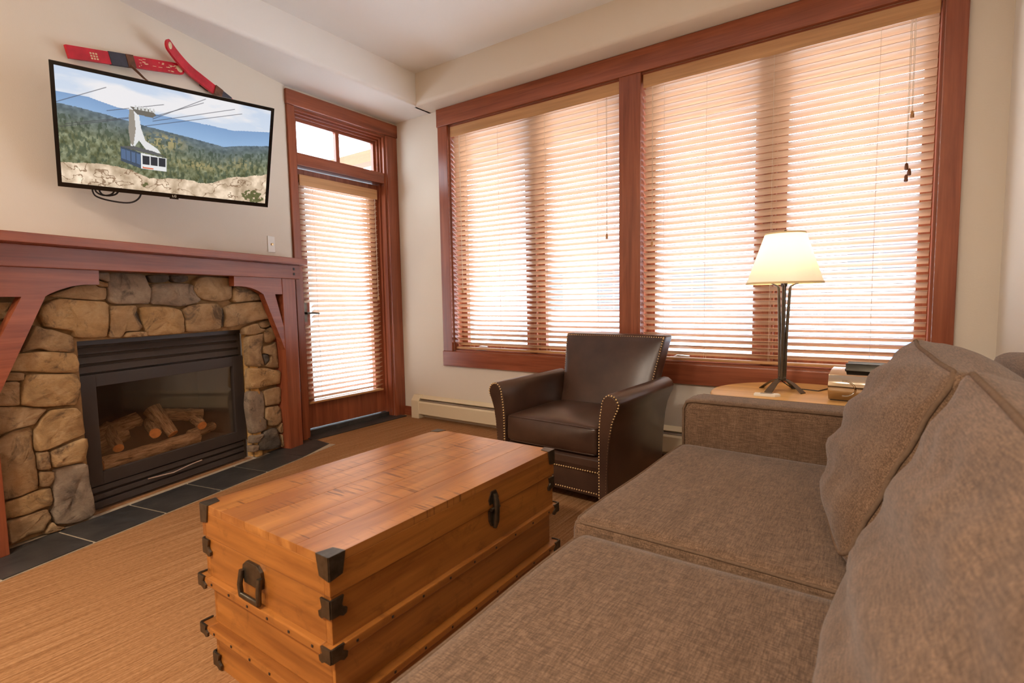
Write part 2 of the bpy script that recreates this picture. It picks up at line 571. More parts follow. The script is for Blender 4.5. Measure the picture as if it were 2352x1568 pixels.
# stepped transom frame
a, b, z0, z1 = DY0 + 0.02, DY1 - 0.02, 2.245, DZ1 - 0.02
for k, (d0, d1, wd) in enumerate(((-0.05, -0.03, 0.016), (-0.075, -0.05, 0.034), (-0.11, -0.075, 0.056))):
    f = MB()
    f.box(d0, d1, a, a + wd, z0, z1).box(d0, d1, b - wd, b, z0, z1)
    f.box(d0, d1, a + wd, b - wd, z1 - wd, z1)
    if k == 2:
        f.box(d0, d1, a + wd, b - wd, z0, z0 + 0.02)
    f.build('transom_frame', M_TRIM[1], dr, 0.002)
ym = (a + b) / 2
box('transom_mullion', M_TRIM[2], dr, -0.11, -0.075, ym - 0.018, ym + 0.018, z0 + 0.02, z1 - 0.056, 0.002)
for p, q in ((a + 0.056, ym - 0.018), (ym + 0.018, b - 0.056)):
    box('transom_pane', M_GLASS, dr, -0.095, -0.091, p, q, z0 + 0.02, z1 - 0.056)
# the slab
sa, sb, sz0, sz1 = DY0 + 0.022, DY1 - 0.022, 0.05, 2.145
xs0, xs1 = -0.135, -0.09
slab = MB()
slab.box(xs0, xs1, sa, sa + 0.11, sz0, sz1).box(xs0, xs1, sb - 0.11, sb, sz0, sz1)
slab.box(xs0, xs1, sa + 0.11, sb - 0.11, sz0, 0.27).box(xs0, xs1, sa + 0.11, sb - 0.11, sz1 - 0.11, sz1)
sl = slab.build('door_slab', M_TRIM[2], dr, 0.004)
box('pane', M_GLASS, sl, -0.115, -0.111, sa + 0.11, sb - 0.11, 0.27, sz1 - 0.11)
g = MB()
g.box(xs1, xs1 + 0.01, sa + 0.1, sb - 0.1, 0.26, 0.285)
g.build('glazing_bead', M_TRIM[1], sl, 0.002)
h = MB()
h.box(xs1, xs1 + 0.008, sa + 0.03, sa + 0.075, 0.93, 1.10)
h.tube([(xs1, sa + 0.052, 1.0), (xs1 + 0.05, sa + 0.052, 1.0)], 0.009, 8)
h.tube([(xs1 + 0.05, sa + 0.045, 1.0), (xs1 + 0.052, sa + 0.10, 1.0), (xs1 + 0.05, sa + 0.16, 0.995)], [0.009, 0.008, 0.007], 8)
h.build('door_handle', M_BRKT, sl, smooth='auto')
box('threshold', M_SLATE, dr, -0.17, -0.05, DY0, DY1, 0, 0.045, 0.004)
box('sill_tile', M_SLATE, dr, -0.05, 0.10, DY0 - 0.02, DY1 + 0.06, 0, 0.008, 0.002)

# ---------------------------------------------------------------- blinds
def slat_mesh(L, cut=0.0):
    mb = MB()
    n = 5
    top, bot = [], []
    for i in range(n):
        y = -0.025 + 0.05 * i / (n - 1)
        zc = 0.0035 * (1 - (y / 0.025) ** 2)
        top.append((y, zc + 0.0016))
        bot.append((y, zc - 0.0016))
    mb.prism(top + bot[::-1], 0, -L / 2 + cut, L / 2)
    return mb.mesh('slat', M_SLAT, smooth='auto')

def blind(label, L, loc, rz, z0, z1, tilt, cords, ladders, odd=None, notch=None):
    t = thing('wooden_blind', label, 'blind', loc, rz, 'tan wooden venetian blinds')
    me = slat_mesh(L)
    pitch = 0.0415
    n = int((z1 - 0.062 - z0 - 0.045) / pitch) + 1
    cutme = slat_mesh(L, 0.085) if notch else None
    for k in range(n):
        z = z0 + 0.045 + k * pitch
        use = cutme if notch and notch[0] <= z <= notch[1] else me
        s = link('slat', use, t)
        tl = tilt + R(rnd.uniform(-0.8, 0.8))
        if odd and abs(z - odd) < pitch / 2:
            tl = R(-12)
        s.location = (0, 0, z)
        s.rotation_euler = (tl, R(rnd.uniform(-0.05, 0.05)), 0)
    box('bottom_rail', M_PALEW[0], t, -L / 2, L / 2, -0.025, 0.025, z0, z0 + 0.016, 0.003)
    box('valance', M_PALEW[0], t, -L / 2, L / 2, -0.037, -0.028, z1 - 0.085, z1, 0.002)
    box('head_rail', M_PALEW[0], t, -L / 2, L / 2, -0.024, 0.026, z1 - 0.045, z1 - 0.002)
    for x in ladders:
        c = MB()
        for y in (-0.0235, 0.0235):
            c.tube([(x, y, z0 + 0.01), (x, y, z1 - 0.05)], 0.0009, 5)
        c.build('ladder_cord', M_CORD, t)
    for x, zb, kind in cords:
        c = MB()
        c.tube([(x, -0.031, z1 - 0.05), (x + 0.002, -0.031, zb)], 0.0012, 5)
        c.tube([(x + 0.006, -0.031, z1 - 0.05), (x + 0.005, -0.031, zb + 0.03)], 0.0012, 5)
        co = c.build('pull_cord', M_CORD, t)
        for j in range(kind):
            ts = MB().lathe([(0.002, 0.012), (0.007, 0.006), (0.009, -0.012), (0.0085, -0.024), (0.003, -0.027)], 10,
                            (x + 0.004 + 0.012 * (j % 2), -0.034, zb + 0.022 - 0.03 * j))
            ts.build('tassel', M_LEGWOOD if kind > 1 else M_PALEW[0], co, smooth='auto')
    return t

TILT = R(-30)
LW = -1.484 - WX0 - 0.012 - 0.016
YB = YW + 0.032
blind('closed-tilt wooden blind over the window nearer the balcony door', LW, ((WX0 + 0.012 - 1.484) / 2, YB, 0), 0,
      WZ0 + 0.022, WZ1 - 0.014, TILT, [(LW / 2 - 0.1, 1.5, 1), (-LW / 2 + 0.09, 1.15, 1)],
      [-LW / 2 + 0.16, -0.28, 0.16, LW / 2 - 0.17])
RW = WX1 - 0.012 + 1.330 - 0.016
blind('long wooden blind over the window behind the lit table lamp', RW, ((WX1 - 0.012 - 1.330) / 2, YB, 0), 0,
      WZ0 + 0.022, WZ1 - 0.014, TILT, [(-RW / 2 + 0.06, 1.42, 1), (RW / 2 - 0.115, 1.72, 3), (RW / 2 - 0.10, 1.98, 1)],
      [-RW / 2 + 0.14, -0.36, 0.02, RW / 2 - 0.24])
DW = 0.775
blind('narrow wooden blind hanging on the glazed balcony door', DW, (XD - 0.055, (2.475 + 2.475 + DW) / 2, 0), R(90),
      0.265, 2.085, TILT, [(DW / 2 - 0.03, 1.1, 1)], [-DW / 2 + 0.12, DW / 2 - 0.1], None, (0.93, 1.08))

# ---------------------------------------------------------------- baseboard heater
def heater():
    x0, x1 = -3.53, -0.62
    t = thing('baseboard_heater', 'cream enamelled baseboard heater under the window', 'heater', (0, YW, 0))
    box('back_panel', M_HEATER, t, x0 + 0.09, x1, -0.014, -0.002, 0.02, 0.205)
    m = MB()
    m.prism([(-0.075, 0.045), (-0.075, 0.148), (-0.066, 0.162), (-0.062, 0.160), (-0.070, 0.146), (-0.070, 0.045)], 0, x0 + 0.09, x1)
    m.build('front_cover', M_HEATER, t)
    m = MB()
    m.prism([(-0.014, 0.212), (-0.052, 0.190), (-0.056, 0.186), (-0.053, 0.183), (-0.014, 0.204)], 0, x0 + 0.09, x1)
    m.build('top_flap', M_HEATER, t)
    m = MB()
    m.prism([(-0.052, 0.176), (-0.066, 0.168), (-0.064, 0.164), (-0.050, 0.172)], 0, x0 + 0.09, x1)
    m.build('damper', M_NICKEL, t)
    box('fin_element', M_NICKEL, t, x0 + 0.09, x1, -0.058, -0.014, 0.055, 0.135)
    for a, b in ((x0, x0 + 0.092), (x1 - 0.06, x1 + 0.01)):
        m = MB()
        m.prism([(-0.002, 0.0), (-0.002, 0.214), (-0.042, 0.214), (-0.078, 0.165), (-0.080, 0.15), (-0.080, 0.0)], 0, a, b)
        m.build('end_cap', M_HEATER, t, 0.004)
heater()

# ---------------------------------------------------------------- outside
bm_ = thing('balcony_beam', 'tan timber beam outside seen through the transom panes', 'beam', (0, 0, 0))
zt = 2.85
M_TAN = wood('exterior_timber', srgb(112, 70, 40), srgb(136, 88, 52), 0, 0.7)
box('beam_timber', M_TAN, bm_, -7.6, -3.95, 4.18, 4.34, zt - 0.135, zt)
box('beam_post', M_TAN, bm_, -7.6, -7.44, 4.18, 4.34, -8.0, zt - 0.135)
M_FAC = plain('facade_render', srgb(226, 226, 228), 0.9, var=0.05, vs_=2)
M_FWIN = plain('facade_window', srgb(84, 96, 122), 0.2)
M_FTRIM = plain('facade_trim', srgb(190, 186, 186), 0.8)
def facade(loc, wx, dz, nx, nz, label):
    t = thing('apartment_building', label, 'building', loc, 0)
    wall = box('wall', M_FAC, t, -wx / 2, wx / 2, 0, 4, -8, dz)
    for i in range(nx):
        for j in range(nz):
            x = -wx / 2 + wx * (i + 0.5) / nx
            z = dz - 2.4 - 3.0 * j
            f = box('window', M_FTRIM, t, x - 0.75, x + 0.75, -0.06, 0.02, z - 0.1, z + 1.5)
            for q in (-0.34, 0.34):
                box('pane', M_FWIN, f, x + q - 0.3, x + q + 0.3, -0.09, -0.05, z, z + 1.4)
    box('cornice', M_FTRIM, t, -wx / 2 - 0.2, wx / 2 + 0.2, -0.3, 4.2, dz, dz + 0.25)
    return t
facade((-7.5, 17, 0), 8, 3.0, 3, 3, 'pale rendered apartment block beyond the window nearer the door')
facade((2.2, 15, 0), 6.5, 4.0, 3, 3, 'taller pale apartment block beyond the window behind the lamp')
tag(box('balcony_deck', plain('deck_boards', srgb(150, 136, 122), 0.8, var=0.1, vs_=4), None, -7.6, -3.9, 0.6, 4.34, -0.2, -0.05),
    'weathered balcony deck outside the glazed door', 'deck', kind='structure')
tag(box('snowy_ground', plain('bright_paving', srgb(214, 214, 216), 0.9, var=0.05, vs_=1), None, -40, 30, 3.9, 60, -8.1, -8.0),
    'pale open ground far below the windows', 'ground', kind='structure')


# ================================================================== FIREPLACE
def fthing(name, label, cat):
    return thing(name, label, cat, Q, RZF)

# hearth of slate tiles
he = fthing('slate_hearth', 'row of dark slate tiles in front of the fireplace', 'hearth')
box('grout_bed', M_GROUT, he, -2.25, -0.03, -0.345, -0.001, 0, 0.003)
gs = [-2.07, -1.726, -1.384, -1.045, -0.702, -0.362, -0.03]
ts = [(-2.24, gs[0])] + list(zip(gs[:-1], gs[1:]))
for s0, s1 in ts:
    m = MB()
    a, b = s0 + 0.006, s1 - 0.006
    if s1 > -0.1:
        m.prism([(a, -0.338), (-0.035, -0.29), (0.03, -0.10), (-0.06, 0.0), (a, 0.0)], 2, 0, 0.008)
    else:
        m.prism([(a, -0.34), (b, -0.34), (b + 0.02, -0.045), (a + 0.02, -0.045)], 2, 0, 0.008)
    m.build('tile', M_SLATE, he, 0.0015)

# stone surround
STONES = [
    "-1722,1004 -1682,982 -1648,977 -1561,938 -1562,907 -1560,860 -1613,865 -1674,874 -1714,893 -1784,880 -1768,910 -1756,938 -1742,961",
    "-1797,876 -1708,879 -1656,872 -1559,853 -1552,806 -1558,756 -1664,769 -1738,786 -1821,799 -1828,819",
    "-1772,779 -1670,766 -1560,753 -1548,696 -1552,646 -1572,595 -1616,604 -1694,611 -1751,622 -1794,640 -1793,689 -1785,734",
    "-1832,797 -1777,786 -1780,757 -1788,751 -1858,762",
    "-1863,759 -1791,749 -1793,703 -1799,641 -1820,640 -1897,656 -1892,713",
    "-1897,652 -1794,633 -1723,612 -1695,602 -1726,568 -1745,545 -1785,537 -1839,537 -1881,525 -1911,532",
    "-1683,597 -1573,585 -1549,551 -1544,491 -1541,442 -1578,433 -1661,419 -1721,408 -1755,412 -1762,440 -1757,507 -1734,542 -1715,565",
    "-1893,508 -1840,527 -1763,535 -1760,494 -1769,421 -1763,392 -1759,329 -1758,260 -1760,234 -1820,227 -1873,227 -1899,233 -1900,283 -1900,381 -1898,445",
    "-1760,408 -1710,403 -1708,369 -1715,315 -1756,325 -1761,371",
    "-1701,399 -1649,409 -1539,426 -1537,378 -1552,304 -1626,308 -1699,317 -1705,354",
    "-1753,307 -1746,314 -1694,300 -1694,266 -1711,233 -1751,240 -1754,272",
    "-1688,305 -1626,305 -1546,295 -1540,229 -1538,168 -1533,106 -1534,30 -1556,17 -1610,10 -1672,25 -1707,43 -1718,98 -1708,157 -1703,226 -1691,265",
    "-1895,218 -1820,224 -1758,229 -1709,225 -1709,179 -1718,143 -1753,143 -1816,134 -1877,139 -1898,144",
    "-1891,131 -1816,130 -1748,131 -1734,128 -1722,85 -1748,53 -1762,28 -1823,37 -1873,26 -1889,27",
    "-1756,22 -1724,64 -1708,36 -1673,14 -1692,10 -1751,12",
    "-1869,1107 -1790,1111 -1805,1069 -1831,1028 -1875,1030",
    "-1875,1025 -1831,1023 -1858,964 -1882,929",
    "-1650,1137 -1588,1164 -1528,1189 -1443,1198 -1426,1180 -1391,1178 -1391,1143 -1401,1117 -1444,1113 -1521,1119 -1593,1126 -1628,1132",
    "-1688,1085 -1652,1111 -1610,1126 -1591,1124 -1521,1117 -1404,1109 -1379,1085 -1386,1033 -1395,976 -1405,921 -1445,924 -1498,922 -1557,932 -1560,963 -1605,974 -1679,989 -1693,1021 -1699,1049",
    "-1441,1261 -1371,1259 -1373,1215 -1389,1208 -1410,1217 -1444,1225",
    "-1444,1216 -1408,1210 -1386,1205 -1388,1181 -1423,1183 -1446,1196",
    "-1366,1250 -1338,1260 -1190,1257 -1175,1212 -1159,1175 -1168,1091 -1233,1092 -1351,1091 -1372,1097 -1390,1117 -1387,1172 -1381,1207",
    "-1373,1085 -1249,1088 -1238,1071 -1259,1035 -1246,1004 -1218,963 -1244,943 -1310,947 -1330,913 -1394,919 -1385,1004 -1376,1062",
    "-1235,1071 -1223,1028 -1212,969 -1241,995 -1257,1032",
    "-1324,915 -1304,942 -1205,939 -1197,915 -1247,910",
    "-1223,1078 -1065,1076 -1019,1066 -980,1054 -959,1005 -966,964 -966,918 -1031,911 -1146,910 -1196,916 -1206,969 -1216,1025",
    "-1175,1252 -1052,1258 -1050,1227 -1078,1214 -1149,1210",
    "-1041,1257 -924,1263 -922,1229 -968,1215 -1024,1217",
    "-1150,1200 -1131,1207 -927,1214 -895,1201 -897,1175 -874,1137 -850,1113 -877,1094 -979,1073 -1019,1074 -1084,1086 -1161,1091 -1159,1147",
    "-884,1228 -839,1257 -635,1264 -613,1219 -620,1128 -646,1110 -738,1099 -823,1111 -865,1137 -893,1171 -890,1205",
    "-976,1058 -916,1083 -851,1090 -734,1089 -717,1064 -705,1023 -707,930 -751,920 -907,916 -957,922 -957,978 -958,1020",
    "-599,1207 -537,1217 -438,1198 -351,1159 -354,1110 -488,1100 -613,1093",
    "-618,1083 -488,1096 -355,1097 -325,1039 -300,979 -433,962 -526,945 -679,930 -681,965 -664,997 -669,1063",
    "-707,1064 -674,1059 -668,1006 -693,933 -705,938 -704,1007",
    "-531,925 -430,950 -406,912 -346,898 -392,877 -461,868 -531,873",
    "-412,949 -295,972 -261,932 -327,914 -389,911",
    "-507,861 -392,873 -377,876 -382,807 -388,718 -360,642 -426,638 -510,657 -511,751",
    "-364,889 -281,918 -221,837 -260,818 -307,801 -352,805 -372,848",
    "-377,779 -290,785 -204,807 -169,738 -177,630 -237,608 -311,618 -355,638 -312,675 -308,724 -376,730",
    "-376,724 -313,720 -316,675 -351,641",
    "-507,643 -365,625 -303,603 -185,594 -192,493 -311,494 -463,491 -517,497 -515,584",
    "-522,484 -403,467 -394,406 -405,261 -374,247 -378,192 -424,178 -514,183 -523,247 -538,386",
    "-394,469 -198,476 -207,342 -321,350 -394,353 -393,427",
    "-390,346 -208,331 -216,219 -295,193 -350,199 -370,246 -396,263",
    "-221,213 -199,118 -271,133 -287,177",
    "-407,174 -296,179 -290,134 -267,55 -279,22 -389,35 -477,56 -464,108 -426,147",
    "-516,167 -425,164 -435,142 -473,110 -523,117",
    "-253,117 -199,108 -186,18 -269,23 -252,58",
    "-529,105 -469,96 -476,63 -486,51 -532,58",
]

st = fthing('stone_surround', 'rough tan and grey stone facing around the gas fire', 'stonework')
m = MB()
m.box(-2.06, FS0, -0.012, 0.0, 0.008, 1.27).box(FS1, -0.125, -0.012, 0.0, 0.008, 1.27)
m.box(FS0, FS1, -0.012, 0.0, FZ1 - 0.002, 1.27)
m.build('mortar_bed', M_MORTAR, st)
# wavy mortar strips beside the firebox
for s_ in (FS1 + 0.004,):
    m = MB()
    n = 26
    vs_, fs = [], []
    for i in range(n + 1):
        z = 0.01 + 0.905 * i / n
        wv = 0.010 * (hnoise(i, 3) - 0.5)
        vs_ += [(s_ + 0.0 + wv * 0.4, 0.05, z), (s_ + wv, -0.03, z), (s_ + 0.045 + wv, -0.036 - 0.006 * hnoise(i, 9), z), (s_ + 0.062, -0.012, z)]
    for i in range(n):
        for k in range(3):
            a = i * 4 + k
            fs.append((a, a + 1, a + 5, a + 4))
    m.add(vs_, fs)
    m.build('mortar_strip', plain('mortar_tan', srgb(196, 152, 92), 0.95, var=0.2, vs_=40), st, smooth=True)

def chaikin(p, it=1):
    for _ in range(it):
        q = []
        for i in range(len(p)):
            a, b = p[i], p[(i + 1) % len(p)]
            q += [(a[0] * 0.86 + b[0] * 0.14, a[1] * 0.86 + b[1] * 0.14), (a[0] * 0.14 + b[0] * 0.86, a[1] * 0.14 + b[1] * 0.86)]
        p = q
    return p

GREY = {11, 19, 21, 28, 41, 46, 48}
DARKS = {23, 26, 27, 33, 39, 45}
GOLD = {1, 2, 6, 18, 25, 9, 12, 40}
for i, tx in enumerate(STONES):
    pts = [tuple(float(c) / 1000 for c in q.split(',')) for q in tx.split()]
    pts = [(min(max(a, -1.922), -0.245), min(b, 1.258)) for a, b in pts]   # stop short of the posts and beam
    cx = sum(p[0] for p in pts) / len(pts)
    cz = sum(p[1] for p in pts) / len(pts)
    size = max(max(p[0] for p in pts) - min(p[0] for p in pts), max(p[1] for p in pts) - min(p[1] for p in pts))
    ring = chaikin(pts, 1)
    n = len(ring)
    gap = 0.0008
    proud = 0.040 + 0.014 * hnoise(i, 5)
    if i in (23, 33, 39):
        proud = 0.028
    if i == 24:
        proud = 0.05
    vs_, fs = [], []
    rings = [(1.0, 0.0), (1.0, -proud * 0.72), (0.985, -proud * 0.92), (0.94, -proud), (0.70, -proud * 1.04), (0.36, -proud * 1.05)]
    tiltx, tiltz = (hnoise(i, 1) - 0.5) * 0.12, (hnoise(i, 2) - 0.5) * 0.12
    for k, (sc, y) in enumerate(rings):
        for j, (px, pz) in enumerate(ring):
            dx, dz = px - cx, pz - cz
            L_ = math.hypot(dx, dz) + 1e-6
            f_ = sc * max(0.3, (L_ - gap) / L_)
            x, z = cx + dx * f_, cz + dz * f_
            yy = y
            if k >= 2:
                yy += 0.009 * (hnoise(i, j, k) - 0.5) + 0.006 * math.sin(17 * x + 23 * z + i) + (dx * tiltx + dz * tiltz) * sc
            vs_.append((x, yy, max(z, 0.009)))
    for k in range(len(rings) - 1):
        for j in range(n):
            l = (j + 1) % n
            fs.append((k * n + j, k * n + l, (k + 1) * n + l, (k + 1) * n + j))
    vs_.append((cx, -proud * 1.06, cz))
    for j in range(n):
        fs.append(((len(rings) - 1) * n + j, (len(rings) - 1) * n + (j + 1) % n, len(vs_) - 1))
    mat = M_STONE[3] if i in DARKS else M_STONE[2] if i in GREY else M_STONE[1] if i in GOLD else M_STONE[0]
    MB().add(vs_, fs).build('stone', mat, st, smooth=True)

# wooden mantelpiece
mt = fthing('mantelpiece', 'red-brown wooden mantelpiece with curved brackets framing the stone fireplace', 'mantelpiece')
VF = 0.115
def post(s0, s1, cham):
    m = MB()
    if cham:
        m.prism([(s0, 0.0), (s0, -VF), (s1, -VF), (-0.012, -0.012), (-0.02, 0.0)], 2, 0.008, 1.262)
    else:
        m.prism([(s0, 0.0), (s0, -VF), (s1, -VF), (s1, 0.0)], 2, 0.008, 1.262)
    m.build('post', M_TRIM[2], mt, 0.003)
post(-0.242, -0.115, True)
post(-2.055, -1.925, False)
m = MB()
m.prism([(-2.10, 0.0), (-2.10, -VF - 0.022), (-0.085, -VF - 0.022), (-0.004, -0.05), (-0.02, 0.0)], 2, 1.262, 1.362)
m.build('beam', M_TRIM[0], mt, 0.003)
m = MB()
m.prism([(-2.16, 0.0), (-2.16, -0.215), (-0.09, -0.215), (0.0, -0.075), (-0.02, 0.0)], 2, 1.362, 1.406)
m.build('shelf', M_TRIM[0], mt, 0.003)
for s_ in (-1.98, -0.146):
    for z in (1.332, 1.296):
        box('peg', M_DARK, mt, s_ - 0.008, s_ + 0.008, -VF - 0.025, -VF - 0.02, z - 0.009, z + 0.009)

def bracket(outl, tri):
    """flat board with a triangular opening, built from an outline and an inner triangle"""
    bm = bmesh.new()
    y0, y1 = -VF + 0.004, -VF + 0.048
    def loop(pts):
        vs_ = [bm.verts.new((p[0], y0, p[1])) for p in pts]
        return vs_, [bm.edges.new((vs_[i], vs_[(i + 1) % len(vs_)])) for i in range(len(vs_))]
    _, e1 = loop(outl)
    _, e2 = loop(tri)
    bmesh.ops.triangle_fill(bm, edges=e1 + e2, use_beauty=True)
    fc = list(bm.faces)
    ex = bmesh.ops.extrude_face_region(bm, geom=fc)
    for v in [g for g in ex['geom'] if isinstance(g, bmesh.types.BMVert)]:
        v.co.y = y1
    bmesh.ops.recalc_face_normals(bm, faces=bm.faces)
    me = bpy.data.meshes.new('bracket')
    bm.to_mesh(me)
    bm.free()
    me.materials.append(M_TRIM[0])
    return link('bracket', me, mt)
def curve(a, b, c, n=8):
    return [((1 - t) ** 2 * a[0] + 2 * t * (1 - t) * b[0] + t * t * c[0], (1 - t) ** 2 * a[1] + 2 * t * (1 - t) * b[1] + t * t * c[1]) for t in [i / n for i in range(n + 1)]]
bracket([(-0.242, 1.262), (-0.655, 1.262), (-0.658, 1.199)] + curve((-0.60, 1.199), (-0.50, 1.195), (-0.418, 1.148)) + [(-0.243, 0.745)],
        [(-0.312, 1.148), (-0.243, 1.148), (-0.243, 0.911)][:2] + [(-0.246, 0.915)])
bracket([(-1.925, 1.262), (-1.468, 1.262), (-1.472, 1.191)] + curve((-1.52, 1.191), (-1.62, 1.186), (-1.705, 1.134)) + [(-1.924, 0.675)],
        [(-1.797, 1.131), (-1.921, 1.131), (-1.921, 0.885)])

# gas fireplace insert
fi = fthing('gas_fireplace', 'black metal gas fireplace insert with louvres and glass front', 'fireplace')
VB = 0.05
ia, ib = FS0 + 0.006, FS1 - 0.006
m = MB()
m.box(ia, ia + 0.022, VB, VB + 0.42, 0.009, 0.906).box(ib - 0.022, ib, VB, VB + 0.42, 0.009, 0.906)
m.box(ia + 0.022, ib - 0.022, VB + 0.40, VB + 0.42, 0.009, 0.906).box(ia + 0.022, ib - 0.022, VB + 0.012, VB + 0.40, 0.009, 0.16)
m.box(ia + 0.022, ib - 0.022, VB + 0.012, VB + 0.40, 0.72, 0.906)
m.build('firebox', M_FIREBOX, fi)
box('hood', M_BLACK, fi, ia, ib, VB - 0.006, VB + 0.02, 0.882, 0.908, 0.002)
for z0, z1 in ((0.834, 0.868), (0.785, 0.820), (0.735, 0.772)):
    m = MB()
    m.prism([(VB + 0.012, z0), (VB - 0.010, z0 + 0.004), (VB + 0.004, z1), (VB + 0.012, z1)], 0, ia + 0.022, ib - 0.022)
    m.build('louvre', M_BLACK, fi, 0.002)
m = MB()
gl = (-1.432, -0.571, 0.205, 0.662)
m.box(ia, gl[0], VB - 0.012, VB + 0.012, 0.138, 0.728).box(gl[1], ib, VB - 0.012, VB + 0.012, 0.138, 0.728)
m.box(gl[0], gl[1], VB - 0.012, VB + 0.012, 0.138, gl[2]).box(gl[0], gl[1], VB - 0.012, VB + 0.012, gl[3], 0.728)
m.build('door_frame', M_BLACK, fi, 0.002)
box('glass_front', M_FGLASS, fi, gl[0], gl[1], VB + 0.002, VB + 0.006, gl[2], gl[3])
for z0, z1 in ((0.098, 0.130), (0.058, 0.088), (0.012, 0.05)):
    m = MB()
    m.prism([(VB + 0.012, z0), (VB - 0.008, z0 + 0.004), (VB - 0.002, z1), (VB + 0.012, z1)], 0, ia + 0.022, ib - 0.022)
    m.build('louvre', M_BLACK, fi, 0.002)
m = MB()
m.tube([(-1.20, VB - 0.012, 0.088), (-1.05, VB - 0.02, 0.078), (-0.92, VB - 0.016, 0.092), (-0.85, VB - 0.012, 0.094)], 0.004, 6)
m.build('gas_line', M_NICKEL, fi, smooth='auto')

# gas logs
lg = fthing('gas_log_set', 'set of ceramic gas logs with pale cut ends behind glass', 'log set')
def log(p, q, r0, r1, ends=(True, True), seed=0):
    p, q = Vector(p), Vector(q)
    n, mseg = 12, 10
    t = (q - p).normalized()
    s = t.cross(Vector((0, 0, 1)))
    s = s.normalized() if s.length > 0.01 else Vector((1, 0, 0))
    u = s.cross(t)
    L_ = (q - p).length
    # built along local x so that the bark grain follows the log
    vs_, fs = [], []
    for i in range(mseg + 1):
        f = i / mseg
        rr = r0 + (r1 - r0) * f
        for k in range(n):
            g = 2 * math.pi * k / n
            rk = rr * (1 + 0.22 * (hnoise(i, k, seed) - 0.5) + 0.08 * math.sin(3 * g + seed))
            vs_.append((f * L_, math.cos(g) * rk, math.sin(g) * rk))
    for i in range(mseg):
        for k in range(n):
            l = (k + 1) % n
            fs.append((i * n + k, (i + 1) * n + k, (i + 1) * n + l, i * n + l))
    fs += [tuple(range(n)), tuple(range((mseg + 1) * n - 1, mseg * n - 1, -1))]
    o = MB().add(vs_, fs).build('log', M_LOG, lg, smooth='auto')
    o.location = p
    o.rotation_euler = Matrix((t, s * -1 if False else s, u)).transposed().to_euler()
    for f, on_, rr in ((-0.001, ends[0], r0), (L_ + 0.001, ends[1], r1)):
        if on_:
            c = MB()
            cv = [(f, math.cos(2 * math.pi * k / 14) * rr * 0.95, math.sin(2 * math.pi * k / 14) * rr * 0.95) for k in range(14)]
            dx = -0.002 if f < 0 else 0.002
            c.add(cv + [(a + dx, b, d) for a, b, d in cv], [tuple(range(14)), tuple(range(27, 13, -1))] + [(k, 14 + k, 14 + (k + 1) % 14, (k + 1) % 14) for k in range(14)])
            c.build('cut_end', M_LOGEND, o)
log((-1.395, VB + 0.075, 0.215), (-0.80, VB + 0.075, 0.225), 0.048, 0.040, (True, False), 1)
log((-1.44, VB + 0.22, 0.255), (-1.10, VB + 0.30, 0.31), 0.045, 0.040, (False, False), 2)
log((-1.26, VB + 0.12, 0.275), (-1.18, VB + 0.33, 0.37), 0.028, 0.032, (True, False), 3)
log((-1.28, VB + 0.30, 0.34), (-1.02, VB + 0.30, 0.375), 0.034, 0.046, (False, False), 4)
log((-1.035, VB + 0.13, 0.305), (-0.93, VB + 0.30, 0.33), 0.032, 0.045, (True, False), 5)
log((-0.93, VB + 0.12, 0.275), (-0.955, VB + 0.26, 0.43), 0.032, 0.052, (True, False), 6)
log((-0.90, VB + 0.28, 0.385), (-0.66, VB + 0.20, 0.335), 0.038, 0.042, (False, False), 7)
log((-0.74, VB + 0.10, 0.285), (-0.70, VB + 0.24, 0.34), 0.030, 0.034, (True, False), 8)
log((-0.80, VB + 0.13, 0.235), (-0.60, VB + 0.17, 0.245), 0.036, 0.026, (False, True), 9)
box('ember_tray', M_FIREBOX, lg, -1.46, -0.55, VB + 0.02, VB + 0.34, 0.161, 0.185)

# wall plate by the mantel
sp = fthing('wall_plate', 'small white cable wall plate above the end of the mantel', 'wall plate')
box('plate', M_PLATE, sp, -0.244, -0.178, -0.007, 0, 1.455, 1.572, 0.003)
j = MB().lathe([(0.008, 0), (0.008, 0.012), (0.004, 0.013)], 10, (0, 0, 0)).build('cable_jack', M_BRASS, sp)
j.rotation_euler = (R(90), 0, 0)
j.location = (-0.211, -0.007, 1.513)

